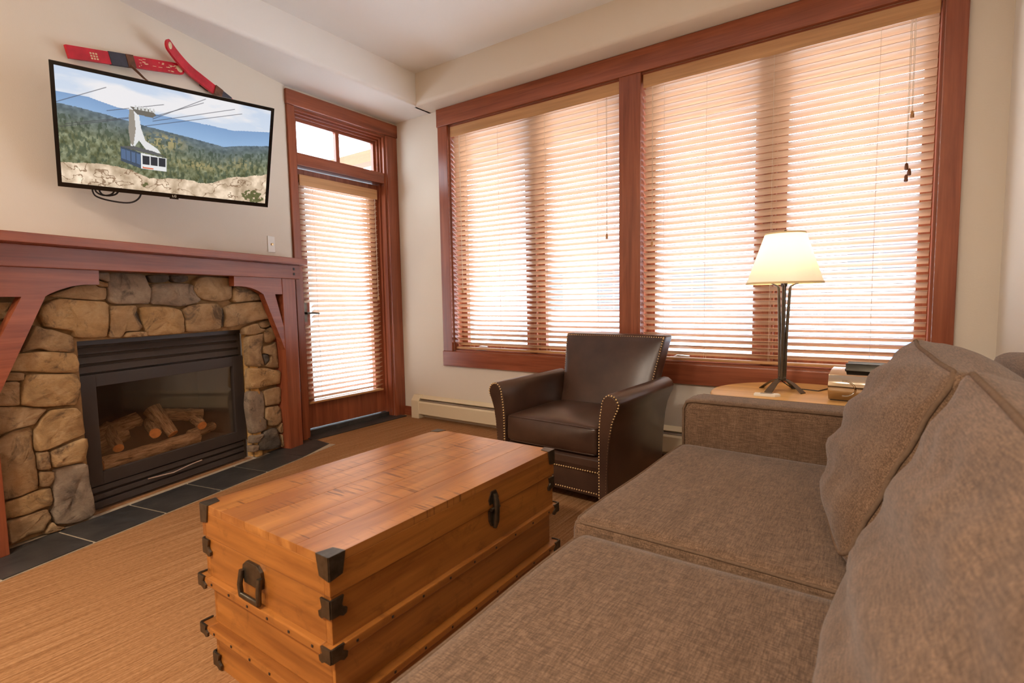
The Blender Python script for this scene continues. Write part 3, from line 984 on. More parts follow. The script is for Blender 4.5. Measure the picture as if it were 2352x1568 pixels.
# ---------------------------------------------------------------- skis
def ski(a, b, w_, label, bands, off=0.0, bend=None):
    """a = tail, b = rounded tip, in wall coordinates (s, z)"""
    av, bv = Vector((a[0], 0, a[1])), Vector((b[0], 0, b[1]))
    L_ = (bv - av).length
    ang = math.atan2(b[1] - a[1], b[0] - a[0])
    t = fthing('wall_ski', label, 'ski')
    out = [(0, -w_ / 2), (L_ - w_ * 0.5, -w_ / 2)] + [(L_ - w_ * 0.5 + w_ * 0.5 * math.sin(R(x)), -w_ / 2 * math.cos(R(x))) for x in range(18, 180, 18)] + [(L_ - w_ * 0.5, w_ / 2), (0, w_ / 2)]
    def put(o):
        o.location = (a[0], 0, a[1])
        o.rotation_euler = (0, -ang, 0)
        return o
    bend = bend or (lambda f: 0.0)
    ns = 36
    vs_, fs = [], []
    for i in range(ns + 1):
        x = L_ * (1 - (1 - i / ns) ** 1.6)
        d = max(0.0, x - (L_ - w_ * 0.5)) / (w_ * 0.5)
        hw = max(0.001, w_ / 2 * math.sqrt(max(0.0, 1 - d * d)))
        y = -off - bend(x / L_)
        vs_ += [(x, y - 0.034, -hw), (x, y - 0.034, hw), (x, y - 0.018, hw), (x, y - 0.018, -hw)]
    for i in range(ns):
        for k in range(4):
            fs.append((i * 4 + k, i * 4 + 4 + k, i * 4 + 4 + (k + 1) % 4, i * 4 + (k + 1) % 4))
    fs += [(0, 1, 2, 3), (ns * 4 + 3, ns * 4 + 2, ns * 4 + 1, ns * 4)]
    put(MB().add(vs_, fs).build('ski_board', M_SKIRED, t))
    put(box('wall_spacer', M_DARK, t, L_ * 0.35, L_ * 0.45, -0.018 - off, 0, -0.012, 0.012))
    for nm, f0, f1, mat, th in bands:
        put(box(nm, mat, t, f0 * L_, f1 * L_, -0.0355 - th - off, -0.017 - off, -w_ / 2 - 0.002, w_ / 2 + 0.002, 0.0015))
    d = MB().lathe([(w_ * 0.32, 0), (w_ * 0.32, 0.0012)], 18)
    o = d.build('round_badge', M_CREAM, t)
    fb = (L_ - w_ * 0.55) / L_
    sl = math.atan((bend(fb + 0.02) - bend(fb - 0.02)) / (0.04 * L_))
    p = av + (bv - av) * fb
    o.matrix_basis = Matrix.Translation((p.x, -0.0352 - off - bend(fb), p.z)) @ Matrix.Rotation(-ang, 4, 'Y') @ Matrix.Rotation(-sl, 4, 'Z') @ Matrix.Rotation(R(90), 4, 'X')
    return t, put, L_
t, put, L_ = ski((-1.480, 2.324), (-0.852, 2.484), 0.060, 'worn red wooden ski lying nearly level above the television',
                 [('grip_band', 0.315, 0.455, M_STRAP, 0.002), ('leather_strap', 0.455, 0.52, M_STRAPL, 0.005)])
s_ = MB()
s_.tube([(0.30, -0.045, -0.025), (0.325, -0.052, -0.055), (0.355, -0.05, -0.083), (0.385, -0.045, -0.098), (0.41, -0.042, -0.108)], [0.012, 0.012, 0.010, 0.006, 0.003], 8, flat=0.4)
put(s_.build('strap_end', M_STRAPL, t, smooth='auto'))
for k in range(26):
    x = 0.34 + 0.26 * hnoise(k, 1)
    z = -0.024 + 0.044 * hnoise(k, 2)
    put(box('paint_chip', M_CREAM, t, x, x + 0.004 + 0.02 * hnoise(k, 3), -0.0346, -0.0338, z, z + 0.002 + 0.003 * hnoise(k, 4)))
for k in range(9):
    x = 0.105 + 0.014 * (k % 3)
    put(box('painted_mark', M_CREAM, t, x, x + 0.009, -0.0346, -0.0338, -0.02 + 0.012 * (k // 3), -0.012 + 0.012 * (k // 3)))
t2, put2, L2 = ski((-0.47, 2.377), (-1.035, 2.551), 0.058, 'red wooden ski slanting down behind the television corner',
                   [('grip_band', 0.13, 0.25, M_STRAP, 0.002), ('leather_strap', 0.25, 0.34, M_STRAPL, 0.006)], 0.018, lambda f: 0.085 * max(0.0, (f - 0.58) / 0.42) ** 1.6)

# ---------------------------------------------------------------- television
def picture(nx, ny):
    rg = np.random.RandomState(3)
    U, V = np.meshgrid((np.arange(nx) + 0.5) / nx, (np.arange(ny) + 0.5) / ny)
    def vn(sx, sy, seed):
        r_ = np.random.RandomState(seed)
        g = r_.rand(int(sy) + 3, int(sx) + 3)
        x, y = U * sx, V * sy
        i, j = x.astype(int), y.astype(int)
        fx, fy = x - i, y - j
        fx, fy = fx * fx * (3 - 2 * fx), fy * fy * (3 - 2 * fy)
        return (g[j, i] * (1 - fx) + g[j, i + 1] * fx) * (1 - fy) + (g[j + 1, i] * (1 - fx) + g[j + 1, i + 1] * fx) * fy
    def fbm(sx, sy, seed, o=5):
        return sum(vn(sx * 2 ** k, sy * 2 ** k, seed + k) * 0.5 ** k for k in range(o)) / sum(0.5 ** k for k in range(o))
    def mixc(img, mask, c):
        return img * (1 - mask[..., None]) + np.array(c)[..., :] * mask[..., None]
    def lin(u, pts):
        return np.interp(u, [p[0] for p in pts], [p[1] for p in pts])
    img = np.zeros((ny, nx, 3)) + np.array((204, 218, 238.))
    img = img + (V[..., None] * np.array((40, 30, 14)))
    cl = np.clip((fbm(4, 7, 11) - 0.42) * 5, 0, 1)
    img = mixc(img, cl * 0.9, (246, 243, 244))
    far = lin(U, [(0, .215), (.12, .21), (.25, .255), (.4, .25), (.55, .262), (.68, .262), (.8, .272), (1, .22)]) + 0.012 * (fbm(9, 1, 21) - .5)
    mk = (V > far).astype(float)
    img = mixc(img, mk, (0, 0, 0)) + mk[..., None] * (np.array((132, 166, 208.)) + np.clip((V - far) / 0.16, 0, 1)[..., None] * np.array((22, 22, 18)))
    mid = lin(U, [(0, .305), (.1, .315), (.25, .35), (.42, .39), (.6, .42), (.75, .455), (.8, .43), (1, .365)]) + 0.014 * (fbm(24, 1, 31) - .5)
    n1 = fbm(60, 40, 41, 3)
    mk = (V > mid).astype(float)
    base = np.array((98, 114, 124.)) + (n1[..., None] - .5) * 60
    t_ = np.clip((V - mid) / 0.25, 0, 1)[..., None]
    green = np.array((116, 122, 92.)) + (fbm(70, 30, 51, 3)[..., None] - .5) * 110
    img = img * (1 - mk[..., None]) + (base * (1 - t_) + green * t_) * mk[..., None]
    hill = np.exp(-(((U - .45) / .10) ** 2 + ((V - .50) / .08) ** 2)) + .7 * np.exp(-(((U - .62) / .16) ** 2 + ((V - .68) / .05) ** 2)) + .6 * np.exp(-(((U - .86) / .10) ** 2 + ((V - .60) / .07) ** 2))
    hk = np.clip(hill * 1.6 - 0.2, 0, 1) * (fbm(80, 50, 61, 2) > .42) * mk
    img = mixc(img, hk * .85, (178, 164, 116))
    tr = (fbm(110, 24, 71, 2) > .6) & (V > mid + .08)
    img = mixc(img, tr * 0.55, (62, 78, 62))
    rock = lin(U, [(0, .825), (.1, .80), (.2, .79), (.29, .81), (.38, .875), (.48, .85), (.55, .83), (.62, .855), (.7, .845), (.78, .76), (.88, .73), (1, .675)]) + 0.03 * (fbm(30, 1, 81) - .5)
    mk = (V > rock).astype(float)
    rc = np.array((222, 198, 170.)) + (fbm(30, 14, 91, 5)[..., None] - .5) * 130
    img = img * (1 - mk[..., None]) + rc * mk[..., None]
    cr = (np.abs(fbm(16, 10, 95, 4) - .5) < .018) & (V > rock)
    img = mixc(img, cr * .7, (128, 100, 76))
    bush = (np.exp(-(((U - .93) / .07) ** 2 + ((V - .93) / .08) ** 2)) + .8 * np.exp(-(((U - .36) / .02) ** 2 + ((V - .93) / .04) ** 2))) * (fbm(60, 40, 97, 2)) > .28
    img = mixc(img, bush * .8, (78, 84, 44))
    def poly(pts, c, a=1.0):
        nonlocal img
        ins = np.zeros(U.shape, bool)
        for k in range(len(pts)):
            (x0, y0), (x1, y1) = pts[k], pts[(k + 1) % len(pts)]
            if y0 == y1:
                continue
            ins ^= ((V < y0) != (V < y1)) & (U < (x1 - x0) * (V - y0) / (y1 - y0) + x0)
        img = mixc(img, ins * a, c)
    def line(p, q, w_, c, a=1.0):
        nonlocal img
        (x0, y0), (x1, y1) = p, q
        asp = ny / nx
        dx, dy = x1 - x0, (y1 - y0) * asp
        tt = np.clip(((U - x0) * dx + (V - y0) * asp * dy) / (dx * dx + dy * dy), 0, 1)
        d = np.hypot(U - x0 - tt * dx, (V - y0) * asp - tt * dy)
        img = mixc(img, np.clip(1.4 - d / w_, 0, 1) * a, c)
    for p, q in (((.01, .505), (.30, .33)), ((.03, .475), (.32, .31)), ((.40, .30), (.65, .02)), ((.40, .28), (.64, .06)), ((.40, .32), (.80, .06)), ((.36, .38), (.84, .09)), ((.0, .30), (.2, .10)), ((.2, .30), (.45, .15))):
        line(p, q, .0017, (70, 70, 78), .75)
    poly([(.295, .235), (.335, .235), (.345, .40), (.365, .515), (.42, .575), (.435, .615), (.37, .605), (.335, .52), (.312, .60), (.298, .60)], (232, 232, 232))
    poly([(.295, .25), (.315, .25), (.322, .42), (.31, .58), (.298, .56), (.29, .45)], (156, 148, 136))
    poly([(.30, .225), (.39, .22), (.415, .26), (.40, .29), (.33, .285)], (112, 108, 100))
    for k in range(6):
        poly([(.32 + .016 * k, .205), (.328 + .016 * k, .205), (.33 + .016 * k, .24), (.318 + .016 * k, .24)], (214, 214, 212))
    poly([(.252, .60), (.345, .625), (.46, .645), (.405, .605), (.31, .58)], (96, 98, 100))
    poly([(.252, .60), (.343, .635), (.343, .785), (.252, .735)], (66, 82, 100))
    poly([(.343, .635), (.462, .655), (.462, .785), (.343, .785)], (236, 236, 236))
    for k in range(3):
        x = .349 + .0375 * k
        poly([(x, .655), (x + .033, .66), (x + .033, .74), (x, .74)], (46, 52, 60))
    for k in range(4):
        x = .256 + .022 * k
        poly([(x, .62 + .008 * k), (x + .018, .627 + .008 * k), (x + .018, .72 + .010 * k), (x, .71 + .010 * k)], (88, 112, 146))
    poly([(.35, .765), (.40, .768), (.40, .782), (.35, .782)], (222, 120, 84))
    return np.clip(img, 0, 255)

def television():
    a, tl, ro = R(75.25), R(22.15), R(-0.43)
    k = 0.949
    c = CAM + (Vector((-3.128, 1.336, 1.945)) - CAM) * k
    W_, H_ = 0.98 * k, 0.98 * k * 0.585
    rx = Vector((math.cos(a), math.sin(a), 0))
    nr = Vector((math.sin(a), -math.cos(a), 0))
    n_ = nr * math.cos(tl) - Vector((0, 0, 1)) * math.sin(tl)
    up = Vector((0, 0, 1)) * math.cos(tl) + nr * math.sin(tl)
    r_ = rx * math.cos(ro) + up * math.sin(ro)
    u_ = up * math.cos(ro) - rx * math.sin(ro)
    t = thing('television', 'flat screen television on a swivel wall arm showing a mountain cable car', 'television')
    mw = Matrix(((r_.x, -n_.x, u_.x, c.x), (r_.y, -n_.y, u_.y, c.y), (r_.z, -n_.z, u_.z, c.z), (0, 0, 0, 1)))
    t.matrix_world = mw
    bz = 0.016
    m = MB()
    m.box(-W_ / 2, W_ / 2, 0.0, 0.03, -H_ / 2, H_ / 2)
    m.build('casing', M_TVBLACK, t, 0.004)
    m = MB()
    m.box(-W_ / 2, -W_ / 2 + bz, -0.005, 0, -H_ / 2, H_ / 2).box(W_ / 2 - bz, W_ / 2, -0.005, 0, -H_ / 2, H_ / 2)
    m.box(-W_ / 2 + bz, W_ / 2 - bz, -0.005, 0, H_ / 2 - bz, H_ / 2).box(-W_ / 2 + bz, W_ / 2 - bz, -0.005, 0, -H_ / 2, -H_ / 2 + bz * 1.3)
    m.build('bezel', M_TVBLACK, t)
    box('back_bulge', M_TVBLACK, t, -W_ * 0.32, W_ * 0.32, 0.03, 0.06, -H_ * 0.38, H_ * 0.2, 0.01)
    nx, ny = 400, 228
    x0, x1, z0, z1 = -W_ / 2 + bz, W_ / 2 - bz, -H_ / 2 + bz * 1.3, H_ / 2 - bz
    xs, zs = np.linspace(x0, x1, nx + 1), np.linspace(z1, z0, ny + 1)
    XX, ZZ = np.meshgrid(xs, zs)
    co = np.stack([XX.ravel(), np.full(XX.size, -0.0015), ZZ.ravel()], 1)
    idx = np.arange(ny * nx)
    i0 = (idx // nx) * (nx + 1) + idx % nx
    fc = np.stack([i0, i0 + nx + 1, i0 + nx + 2, i0 + 1], 1)
    me = bpy.data.meshes.new('screen')
    me.vertices.add(len(co))
    me.vertices.foreach_set('co', co.ravel())
    me.loops.add(fc.size)
    me.loops.foreach_set('vertex_index', fc.ravel())
    me.polygons.add(len(fc))
    me.polygons.foreach_set('loop_start', np.arange(0, fc.size, 4))
    me.polygons.foreach_set('loop_total', np.full(len(fc), 4))
    me.update(calc_edges=True)
    img = picture(nx, ny) / 255
    lin_ = np.where(img <= 0.04045, img / 12.92, ((img + 0.055) / 1.055) ** 2.4)
    att = me.color_attributes.new('picture', 'FLOAT_COLOR', 'CORNER')
    cc = np.ones((len(fc), 4, 4), np.float32)
    cc[..., :3] = lin_.reshape(-1, 1, 3)
    att.data.foreach_set('color', cc.ravel())
    mt_, nt, b = base_mat('tv_screen', 0.25, 0, (0.01, 0.01, 0.01, 1))
    at = nt.nodes.new('ShaderNodeVertexColor')
    at.layer_name = 'picture'
    nt.links.new(at.outputs[0], b.inputs['Emission Color'])
    b.inputs['Emission Strength'].default_value = 0.84
    me.materials.append(mt_)
    link('screen', me, t)
    # maker's mark on the lower bezel
    cu = bpy.data.curves.new('logo', 'FONT')
    cu.body = 'LG'
    cu.size = 0.016
    cu.align_x = 'CENTER'
    tmp = link('logo_text', cu)
    lme = bpy.data.meshes.new_from_object(tmp)
    bpy.data.objects.remove(tmp)
    lo = link('logo', lme, t)
    lo.location = (0.0, -0.0062, -H_ / 2 + 0.004)
    lo.rotation_euler = (R(90), 0, 0)
    lme.materials.clear()
    lme.materials.append(M_WHITE)
    box('receiver_window', M_TVBLACK, t, -0.02, 0.02, -0.004, 0.01, -H_ / 2 - 0.007, -H_ / 2, 0.002)
    # swivel arm back to the wall
    inv = mw.inverted()
    P = lambda s, v, z: inv @ fpoint(s, v, z)
    m = MB()
    m.tube([(0, 0.06, 0), P(-0.98, 0.20, 1.92)], 0.02, 8)
    m.tube([P(-0.98, 0.20, 1.92), P(-1.12, 0.012, 1.92)], 0.02, 8)
    m.build('swivel_arm', M_BLACK, t, smooth='auto')
    m = MB()
    q = [P(s, v, z) for v in (0.0, 0.014) for s, z in ((-1.2, 1.84), (-1.04, 1.84), (-1.04, 2.0), (-1.2, 2.0))]
    m.add(q, [(0, 1, 2, 3), (7, 6, 5, 4), (0, 4, 5, 1), (1, 5, 6, 2), (2, 6, 7, 3), (3, 7, 4, 0)])
    m.build('wall_bracket', M_BLACK, t)
    # hanging cables
    m = MB()
    def cable(pts, r_c=0.0042):
        pts = [Vector(p) for p in pts]
        out = []
        for i in range(len(pts) - 1):
            p0, p1, p2, p3 = pts[max(0, i - 1)], pts[i], pts[i + 1], pts[min(len(pts) - 1, i + 2)]
            for s in range(6):
                f = s / 6
                out.append(0.5 * ((2 * p1) + (p2 - p0) * f + (2 * p0 - 5 * p1 + 4 * p2 - p3) * f * f + (3 * p1 - p0 - 3 * p2 + p3) * f ** 3))
        m.tube(out + [pts[-1]], r_c, 6)
    b0 = -H_ / 2
    cable([(-0.33, 0.06, b0 + 0.08), (-0.335, 0.05, b0 - 0.02), (-0.30, 0.05, b0 - 0.052), (-0.20, 0.05, b0 - 0.062), (-0.15, 0.05, b0 - 0.035), (-0.13, 0.06, b0 + 0.02)])
    cable([(-0.25, 0.06, b0 + 0.08), (-0.25, 0.05, b0 - 0.01), (-0.29, 0.05, b0 - 0.035), (-0.325, 0.05, b0 - 0.012), (-0.30, 0.06, b0 + 0.05)])
    cable([(-0.22, 0.06, b0 + 0.05), (-0.24, 0.05, b0 - 0.02), (-0.30, 0.055, b0 - 0.03), (-0.32, 0.06, b0 + 0.05)])
    m.build('cable', M_CABLE, t, smooth='auto')
television()


# ================================================================== TRUNK
def trunk():
    W_, L_, Ht = 0.60, 1.005, 0.505
    t = thing('storage_chest', 'honey-brown wooden storage chest with black iron corners used as coffee table', 'chest', (-1.30, 1.1925, 0))
    hx, hy = W_ / 2, L_ / 2
    zl = 0.408
    # lid top planks (boards run along the length)
    xs = [-hx, -0.185, -0.062, 0.055, 0.175, hx]
    for a, b in zip(xs[:-1], xs[1:]):
        box('lid_plank', M_TTOP, t, a + 0.0004, b - 0.0004, -hy, hy, Ht - 0.022, Ht, 0.0007)
    # lid sides
    for s in (-1, 1):
        box('lid_side_board', M_TRUNK[1], t, *sorted((s * hx, s * (hx - 0.02))), -hy, hy, zl + 0.002, Ht - 0.0225, 0.0015)
        box('lid_end_board', M_TRUNK[0], t, -hx + 0.02, hx - 0.02, *sorted((s * hy, s * (hy - 0.02))), zl + 0.002, Ht - 0.0225, 0.0015)
    # body boards
    d = 0.004
    for z0, z1, ins in ((0.292, zl - 0.001, d), (0.142, 0.268, d + 0.010), (0.0, 0.122, d + 0.008)):
        for s in (-1, 1):
            box('side_board', M_TRUNK[1], t, *sorted((s * (hx - ins), s * (hx - 0.026))), -hy + ins, hy - ins, z0, z1, 0.0015)
            box('end_board', M_TRUNK[0], t, -hx + 0.026, hx - 0.026, *sorted((s * (hy - ins), s * (hy - 0.026))), z0, z1, 0.0015)
    # two raised mouldings
    for z0, z1, pr in ((0.268, 0.292, 0.012), (0.122, 0.142, 0.014)):
        for s in (-1, 1):
            box('moulding', M_TRUNK[1], t, *sorted((s * (hx + pr), s * (hx - 0.03))), -hy - pr, hy + pr, z0, z1, 0.003)
            box('moulding', M_TRUNK[0], t, -hx + 0.03, hx - 0.03, *sorted((s * (hy + pr), s * (hy - 0.03))), z0, z1, 0.003)
        # nail heads
        m = MB()
        for k in range(9):
            y = -hy + 0.06 + (L_ - 0.12) * k / 8
            for s in (-1, 1):
                m.box(s * (hx + pr) - 0.002, s * (hx + pr) + 0.0012, y - 0.003, y + 0.003, (z0 + z1) / 2 - 0.003, (z0 + z1) / 2 + 0.003)
        for k in range(6):
            x = -hx + 0.06 + (W_ - 0.12) * k / 5
            for s in (-1, 1):
                m.box(x - 0.003, x + 0.003, s * (hy + pr) - 0.002, s * (hy + pr) + 0.0012, (z0 + z1) / 2 - 0.003, (z0 + z1) / 2 + 0.003)
        tag(m.build('nail_heads', M_DARK, t), kind='stuff')
    # corner brackets
    e = 0.0022
    for sx in (-1, 1):
        for sy in (-1, 1):
            X, Y = sx * (hx + e), sy * (hy + e)
            m = MB()
            ln, lb = 0.046, 0.036
            top = [(X, Y), (X - sx * ln, Y), (X - sx * lb, Y - sy * ln * 0.85), (X, Y - sy * ln)]
            m.prism(top, 2, Ht, Ht + e)
            def face(axis, c, p, q):
                pts = [(p, Ht + e), (p, Ht - 0.062), (p + q * 0.046, Ht - 0.052), (p + q * 0.062, Ht + e)]
                m.prism(pts, axis, c - e, c + e) if axis else m.prism(pts, axis, c - e, c + e)
            # side face (normal x): coords y,z ; end face (normal y): coords x,z
            m.prism([(Y, Ht + e), (Y, Ht - 0.056), (Y - sy * 0.036, Ht - 0.050), (Y - sy * 0.046, Ht + e)], 0, X - e, X + e)
            m.prism([(X, Ht + e), (X, Ht - 0.056), (X - sx * 0.036, Ht - 0.050), (X - sx * 0.046, Ht + e)], 1, Y - e, Y + e)
            m.build('corner_cap', M_BRKT, t, 0.001)
            # shaped bracket below the lid seam, and on each moulding
            for z0, z1, pr in ((0.352, 0.402, 0.0), (0.256, 0.296, 0.013), (0.110, 0.146, 0.015), (0.004, 0.05, -0.006)):
                X, Y = sx * (hx + pr), sy * (hy + pr)
                m = MB()
                zc = (z0 + z1) / 2
                for ax in (0, 1):
                    c, p, sg, w_ = (X, Y, sy, 0.0) if ax == 0 else (Y, X, sx, 0.0)
                    pts = [(p, z1), (p, z0 + 0.006), (p - sg * 0.022, z0 + 0.006), (p - sg * 0.032, z0), (p - sg * 0.042, z0 + 0.004),
                           (p - sg * 0.044, z0 + 0.016), (p - sg * 0.034, z0 + 0.022), (p - sg * 0.030, zc + 0.004), (p - sg * 0.036, z1)]
                    m.prism(pts, ax, c - 0.004, c + 0.0022)
                m.build('corner_bracket', M_BRKT, t, 0.0008)
    # latch on the long side facing the sofa
    y0 = -0.075 + 0.19
    m = MB()
    m.prism([(y0 - 0.022, 0.425), (y0 - 0.026, 0.44), (y0 - 0.012, 0.466), (y0 + 0.012, 0.466), (y0 + 0.026, 0.44), (y0 + 0.022, 0.425)], 0, hx - 0.002, hx + 0.004)
    m.prism([(y0 - 0.024, 0.404), (y0 + 0.024, 0.404), (y0 + 0.022, 0.37), (y0 + 0.012, 0.352), (y0 - 0.012, 0.352), (y0 - 0.022, 0.37)], 0, hx - 0.006, hx + 0.004)
    m.tube([(hx + 0.007, y0, 0.458), (hx + 0.013, y0, 0.43), (hx + 0.014, y0, 0.40), (hx + 0.010, y0, 0.368), (hx + 0.006, y0, 0.345)], [0.008, 0.011, 0.010, 0.012, 0.007], 8)
    m.tube([(hx + 0.008, y0 - 0.022, 0.41), (hx + 0.008, y0 + 0.022, 0.41)], 0.006, 8)
    m.build('latch', M_BRKT, t, smooth='auto')
    # side handles on both ends
    for s in (-1, 1):
        Y = s * (hy - 0.004)
        x0 = -0.03 if s < 0 else 0.0
        o = s
        m = MB()
        pl = [(x0 - 0.048, 0.366), (x0 - 0.044, 0.386), (x0 - 0.026, 0.400), (x0 + 0.026, 0.400), (x0 + 0.044, 0.386), (x0 + 0.048, 0.366), (x0 + 0.040, 0.338), (x0 - 0.040, 0.338)]
        m.prism(pl, 1, Y, Y + o * 0.009)
        m.build('handle_plate', M_BRKT, t, 0.001)
        m = MB()
        m.tube([(x0 - 0.044, Y + o * 0.012, 0.372), (x0 - 0.046, Y + o * 0.018, 0.335), (x0 - 0.044, Y + o * 0.017, 0.306), (x0 + 0.044, Y + o * 0.017, 0.306),
                (x0 + 0.046, Y + o * 0.018, 0.335), (x0 + 0.044, Y + o * 0.012, 0.372)], 0.0075, 8)
        m.build('bail_handle', M_BRKT, t, smooth='auto')
    box('inner_floor', M_TRUNK[1], t, -hx + 0.026, hx - 0.026, -hy + 0.026, hy - 0.026, 0.002, 0.4)
trunk()

# ================================================================== SOFT FORMS
def samples(n):
    t = np.linspace(-1, 1, n)
    return np.sign(t) * (1 - (1 - np.abs(t)) ** 1.5)

def rounded_box(half, r, n=(18, 18, 10), deform=None):
    """closed rounded box; returns verts (N,3), faces"""
    half = np.array(half, float)
    ax = [samples(k) for k in n]
    key, verts, faces = {}, [], []
    def vid(p):
        k = tuple(round(float(c), 5) for c in p)
        if k not in key:
            key[k] = len(verts)
            verts.append(p)
        return key[k]
    for d in range(3):
        u, v = [k for k in range(3) if k != d]
        for s in (-1, 1):
            for i in range(len(ax[u]) - 1):
                for j in range(len(ax[v]) - 1):
                    q = []
                    for a, b in ((i, j), (i + 1, j), (i + 1, j + 1), (i, j + 1)):
                        p = [0, 0, 0]
                        p[d], p[u], p[v] = s, ax[u][a], ax[v][b]
                        q.append(vid(tuple(p)))
                    faces.append(tuple(q))
    P = np.array(verts) * half
    core = np.clip(P, -(half - r), half - r)
    D = P - core
    ln = np.linalg.norm(D, axis=1, keepdims=True)
    D = np.where(ln > 1e-9, D / np.maximum(ln, 1e-9), 0)
    P = core + D * r
    if deform is not None:
        P = deform(P, half)
    return P, faces

def welt_loop(half, r, axis, side, n=40, deform=None):
    """path along the rim of face (axis, side)"""
    half = np.array(half, float)
    u, v = [k for k in range(3) if k != axis]
    rc = r * 1.2
    hu, hv = half[u] - r * 0.29, half[v] - r * 0.29
    pts = []
    for cu, cv, a0 in ((hu - rc, hv - rc, 0), (-hu + rc, hv - rc, 90), (-hu + rc, -hv + rc, 180), (hu - rc, -hv + rc, 270)):
        for k in range(7):
            a = R(a0 + 15 * k)
            pts.append((cu + rc * math.cos(a), cv + rc * math.sin(a)))
    dense = []
    for i in range(len(pts)):
        a, b = pts[i], pts[(i + 1) % len(pts)]
        L_ = math.hypot(b[0] - a[0], b[1] - a[1])
        k = max(1, int(L_ / 0.035))
        dense += [(a[0] + (b[0] - a[0]) * s / k, a[1] + (b[1] - a[1]) * s / k) for s in range(k)]
    P = np.zeros((len(dense), 3))
    P[:, axis] = side * (half[axis] - r * 0.29)
    P[:, u] = [p[0] for p in dense]
    P[:, v] = [p[1] for p in dense]
    if deform is not None:
        P = deform(P, half)
    return [Vector(p) for p in P]

def soft(name, label, cat, half, r, n, deform, mat, welts, loc, rot, group=None, wr=0.005):
    P, F = rounded_box(half, r, n, deform)
    me = bpy.data.meshes.new(name)
    me.from_pydata([tuple(p) for p in P], [], F)
    bm = bmesh.new()
    bm.from_mesh(me)
    bmesh.ops.recalc_face_normals(bm, faces=bm.faces)
    bm.to_mesh(me)
    bm.free()
    for p in me.polygons:
        p.use_smooth = True
    me.materials.append(mat)
    o = link(name, me)
    o.location = loc
    o.rotation_euler = rot
    if label:
        tag(o, label, cat, group)
    for axis, side in welts:
        MB().tube(welt_loop(half, r, axis, side, deform=deform), wr, 7, closed=True).build('welt', M_WELT, o, smooth=True)
    return o

# ================================================================== SOFA
def sofa():
    t = thing('sofa', 'grey-brown woven fabric sofa with square arm beside the side table', 'sofa', (0, 0, 0))
    def part(name, half, r, loc, n=(12, 12, 8), rot=(0, 0, 0), mat=M_FABRIC, deform=None):
        o = soft(name, None, None, half, r, n, deform, mat, [], loc, rot)
        o.parent = t
        return o
    part('base', (0.50, 1.21, 0.105), 0.02, (-0.13, 1.21, 0.175))
    # far arm with piping
    arm = part('arm', (0.565, 0.097, 0.285), 0.034, (-0.13, 2.387, 0.345))
    xf, zt, yi, yo = -0.695 + 0.008, 0.63 - 0.008, 2.29 + 0.008, 2.484 - 0.008
    m = MB()
    for y in (yi, yo):
        m.tube([(0.42, y, zt), (xf + 0.04, y, zt), (xf + 0.012, y, zt - 0.006), (xf, y, zt - 0.035), (xf, y, 0.08)], 0.006, 7)
    o = m.build('arm_piping', M_WELT, t, smooth=True)
    part('arm', (0.565, 0.097, 0.285), 0.034, (-0.13, 0.03, 0.345))
    bk = part('back', (0.078, 1.275, 0.40), 0.06, (0.400, 1.21, 0.475))
    for x in (-0.6, 0.36):
        for y in (0.05, 2.37):
            box('foot', M_LEGWOOD, t, x - 0.03, x + 0.03, y - 0.03, y + 0.03, 0, 0.072)
    return t
sofa()

def crown(amp_top, amp_front=0.0):
    def f(P, half):
        u = P / half
        P = P.copy()
        k = (1 - np.clip(u[:, 0], -1, 1) ** 2) * (1 - np.clip(u[:, 1], -1, 1) ** 2)
        P[:, 2] += np.where(u[:, 2] > 0, amp_top * np.clip(k, 0, 1) ** 0.6 * np.clip(u[:, 2], 0, 1), 0)
        e = (1 - np.clip(u[:, 1], -1, 1) ** 4) * (1 - np.clip(u[:, 2], -1, 1) ** 2)
        P[:, 0] += np.where(u[:, 0] < 0, -amp_front * np.clip(e, 0, 1), 0)
        # gentle unevenness
        P[:, 2] += np.where(u[:, 2] > 0, 0.003 * np.sin(P[:, 1] * 9 + P[:, 0] * 5) * np.clip(u[:, 2], 0, 1), 0)
        return P
    return f
SEATG = 'loose seat cushions of the grey-brown sofa'
soft('seat_cushion', 'grey-brown seat cushion next to the sofa arm by the side table', 'cushion', (0.350, 0.486, 0.078), 0.028, (20, 20, 8),
     crown(0.016, 0.02), M_FABRIC, [(2, 1)], (-0.350, 1.780, 0.361), (0, 0, R(-1.6)), SEATG, 0.0045)
soft('seat_cushion', 'grey-brown seat cushion at the sofa end beside the wooden chest', 'cushion', (0.335, 0.565, 0.076), 0.034, (20, 20, 8),
     crown(0.018, 0.02), M_FABRIC, [(2, 1)], (-0.330, 0.705, 0.358), (0, 0, 0), SEATG, 0.0045)

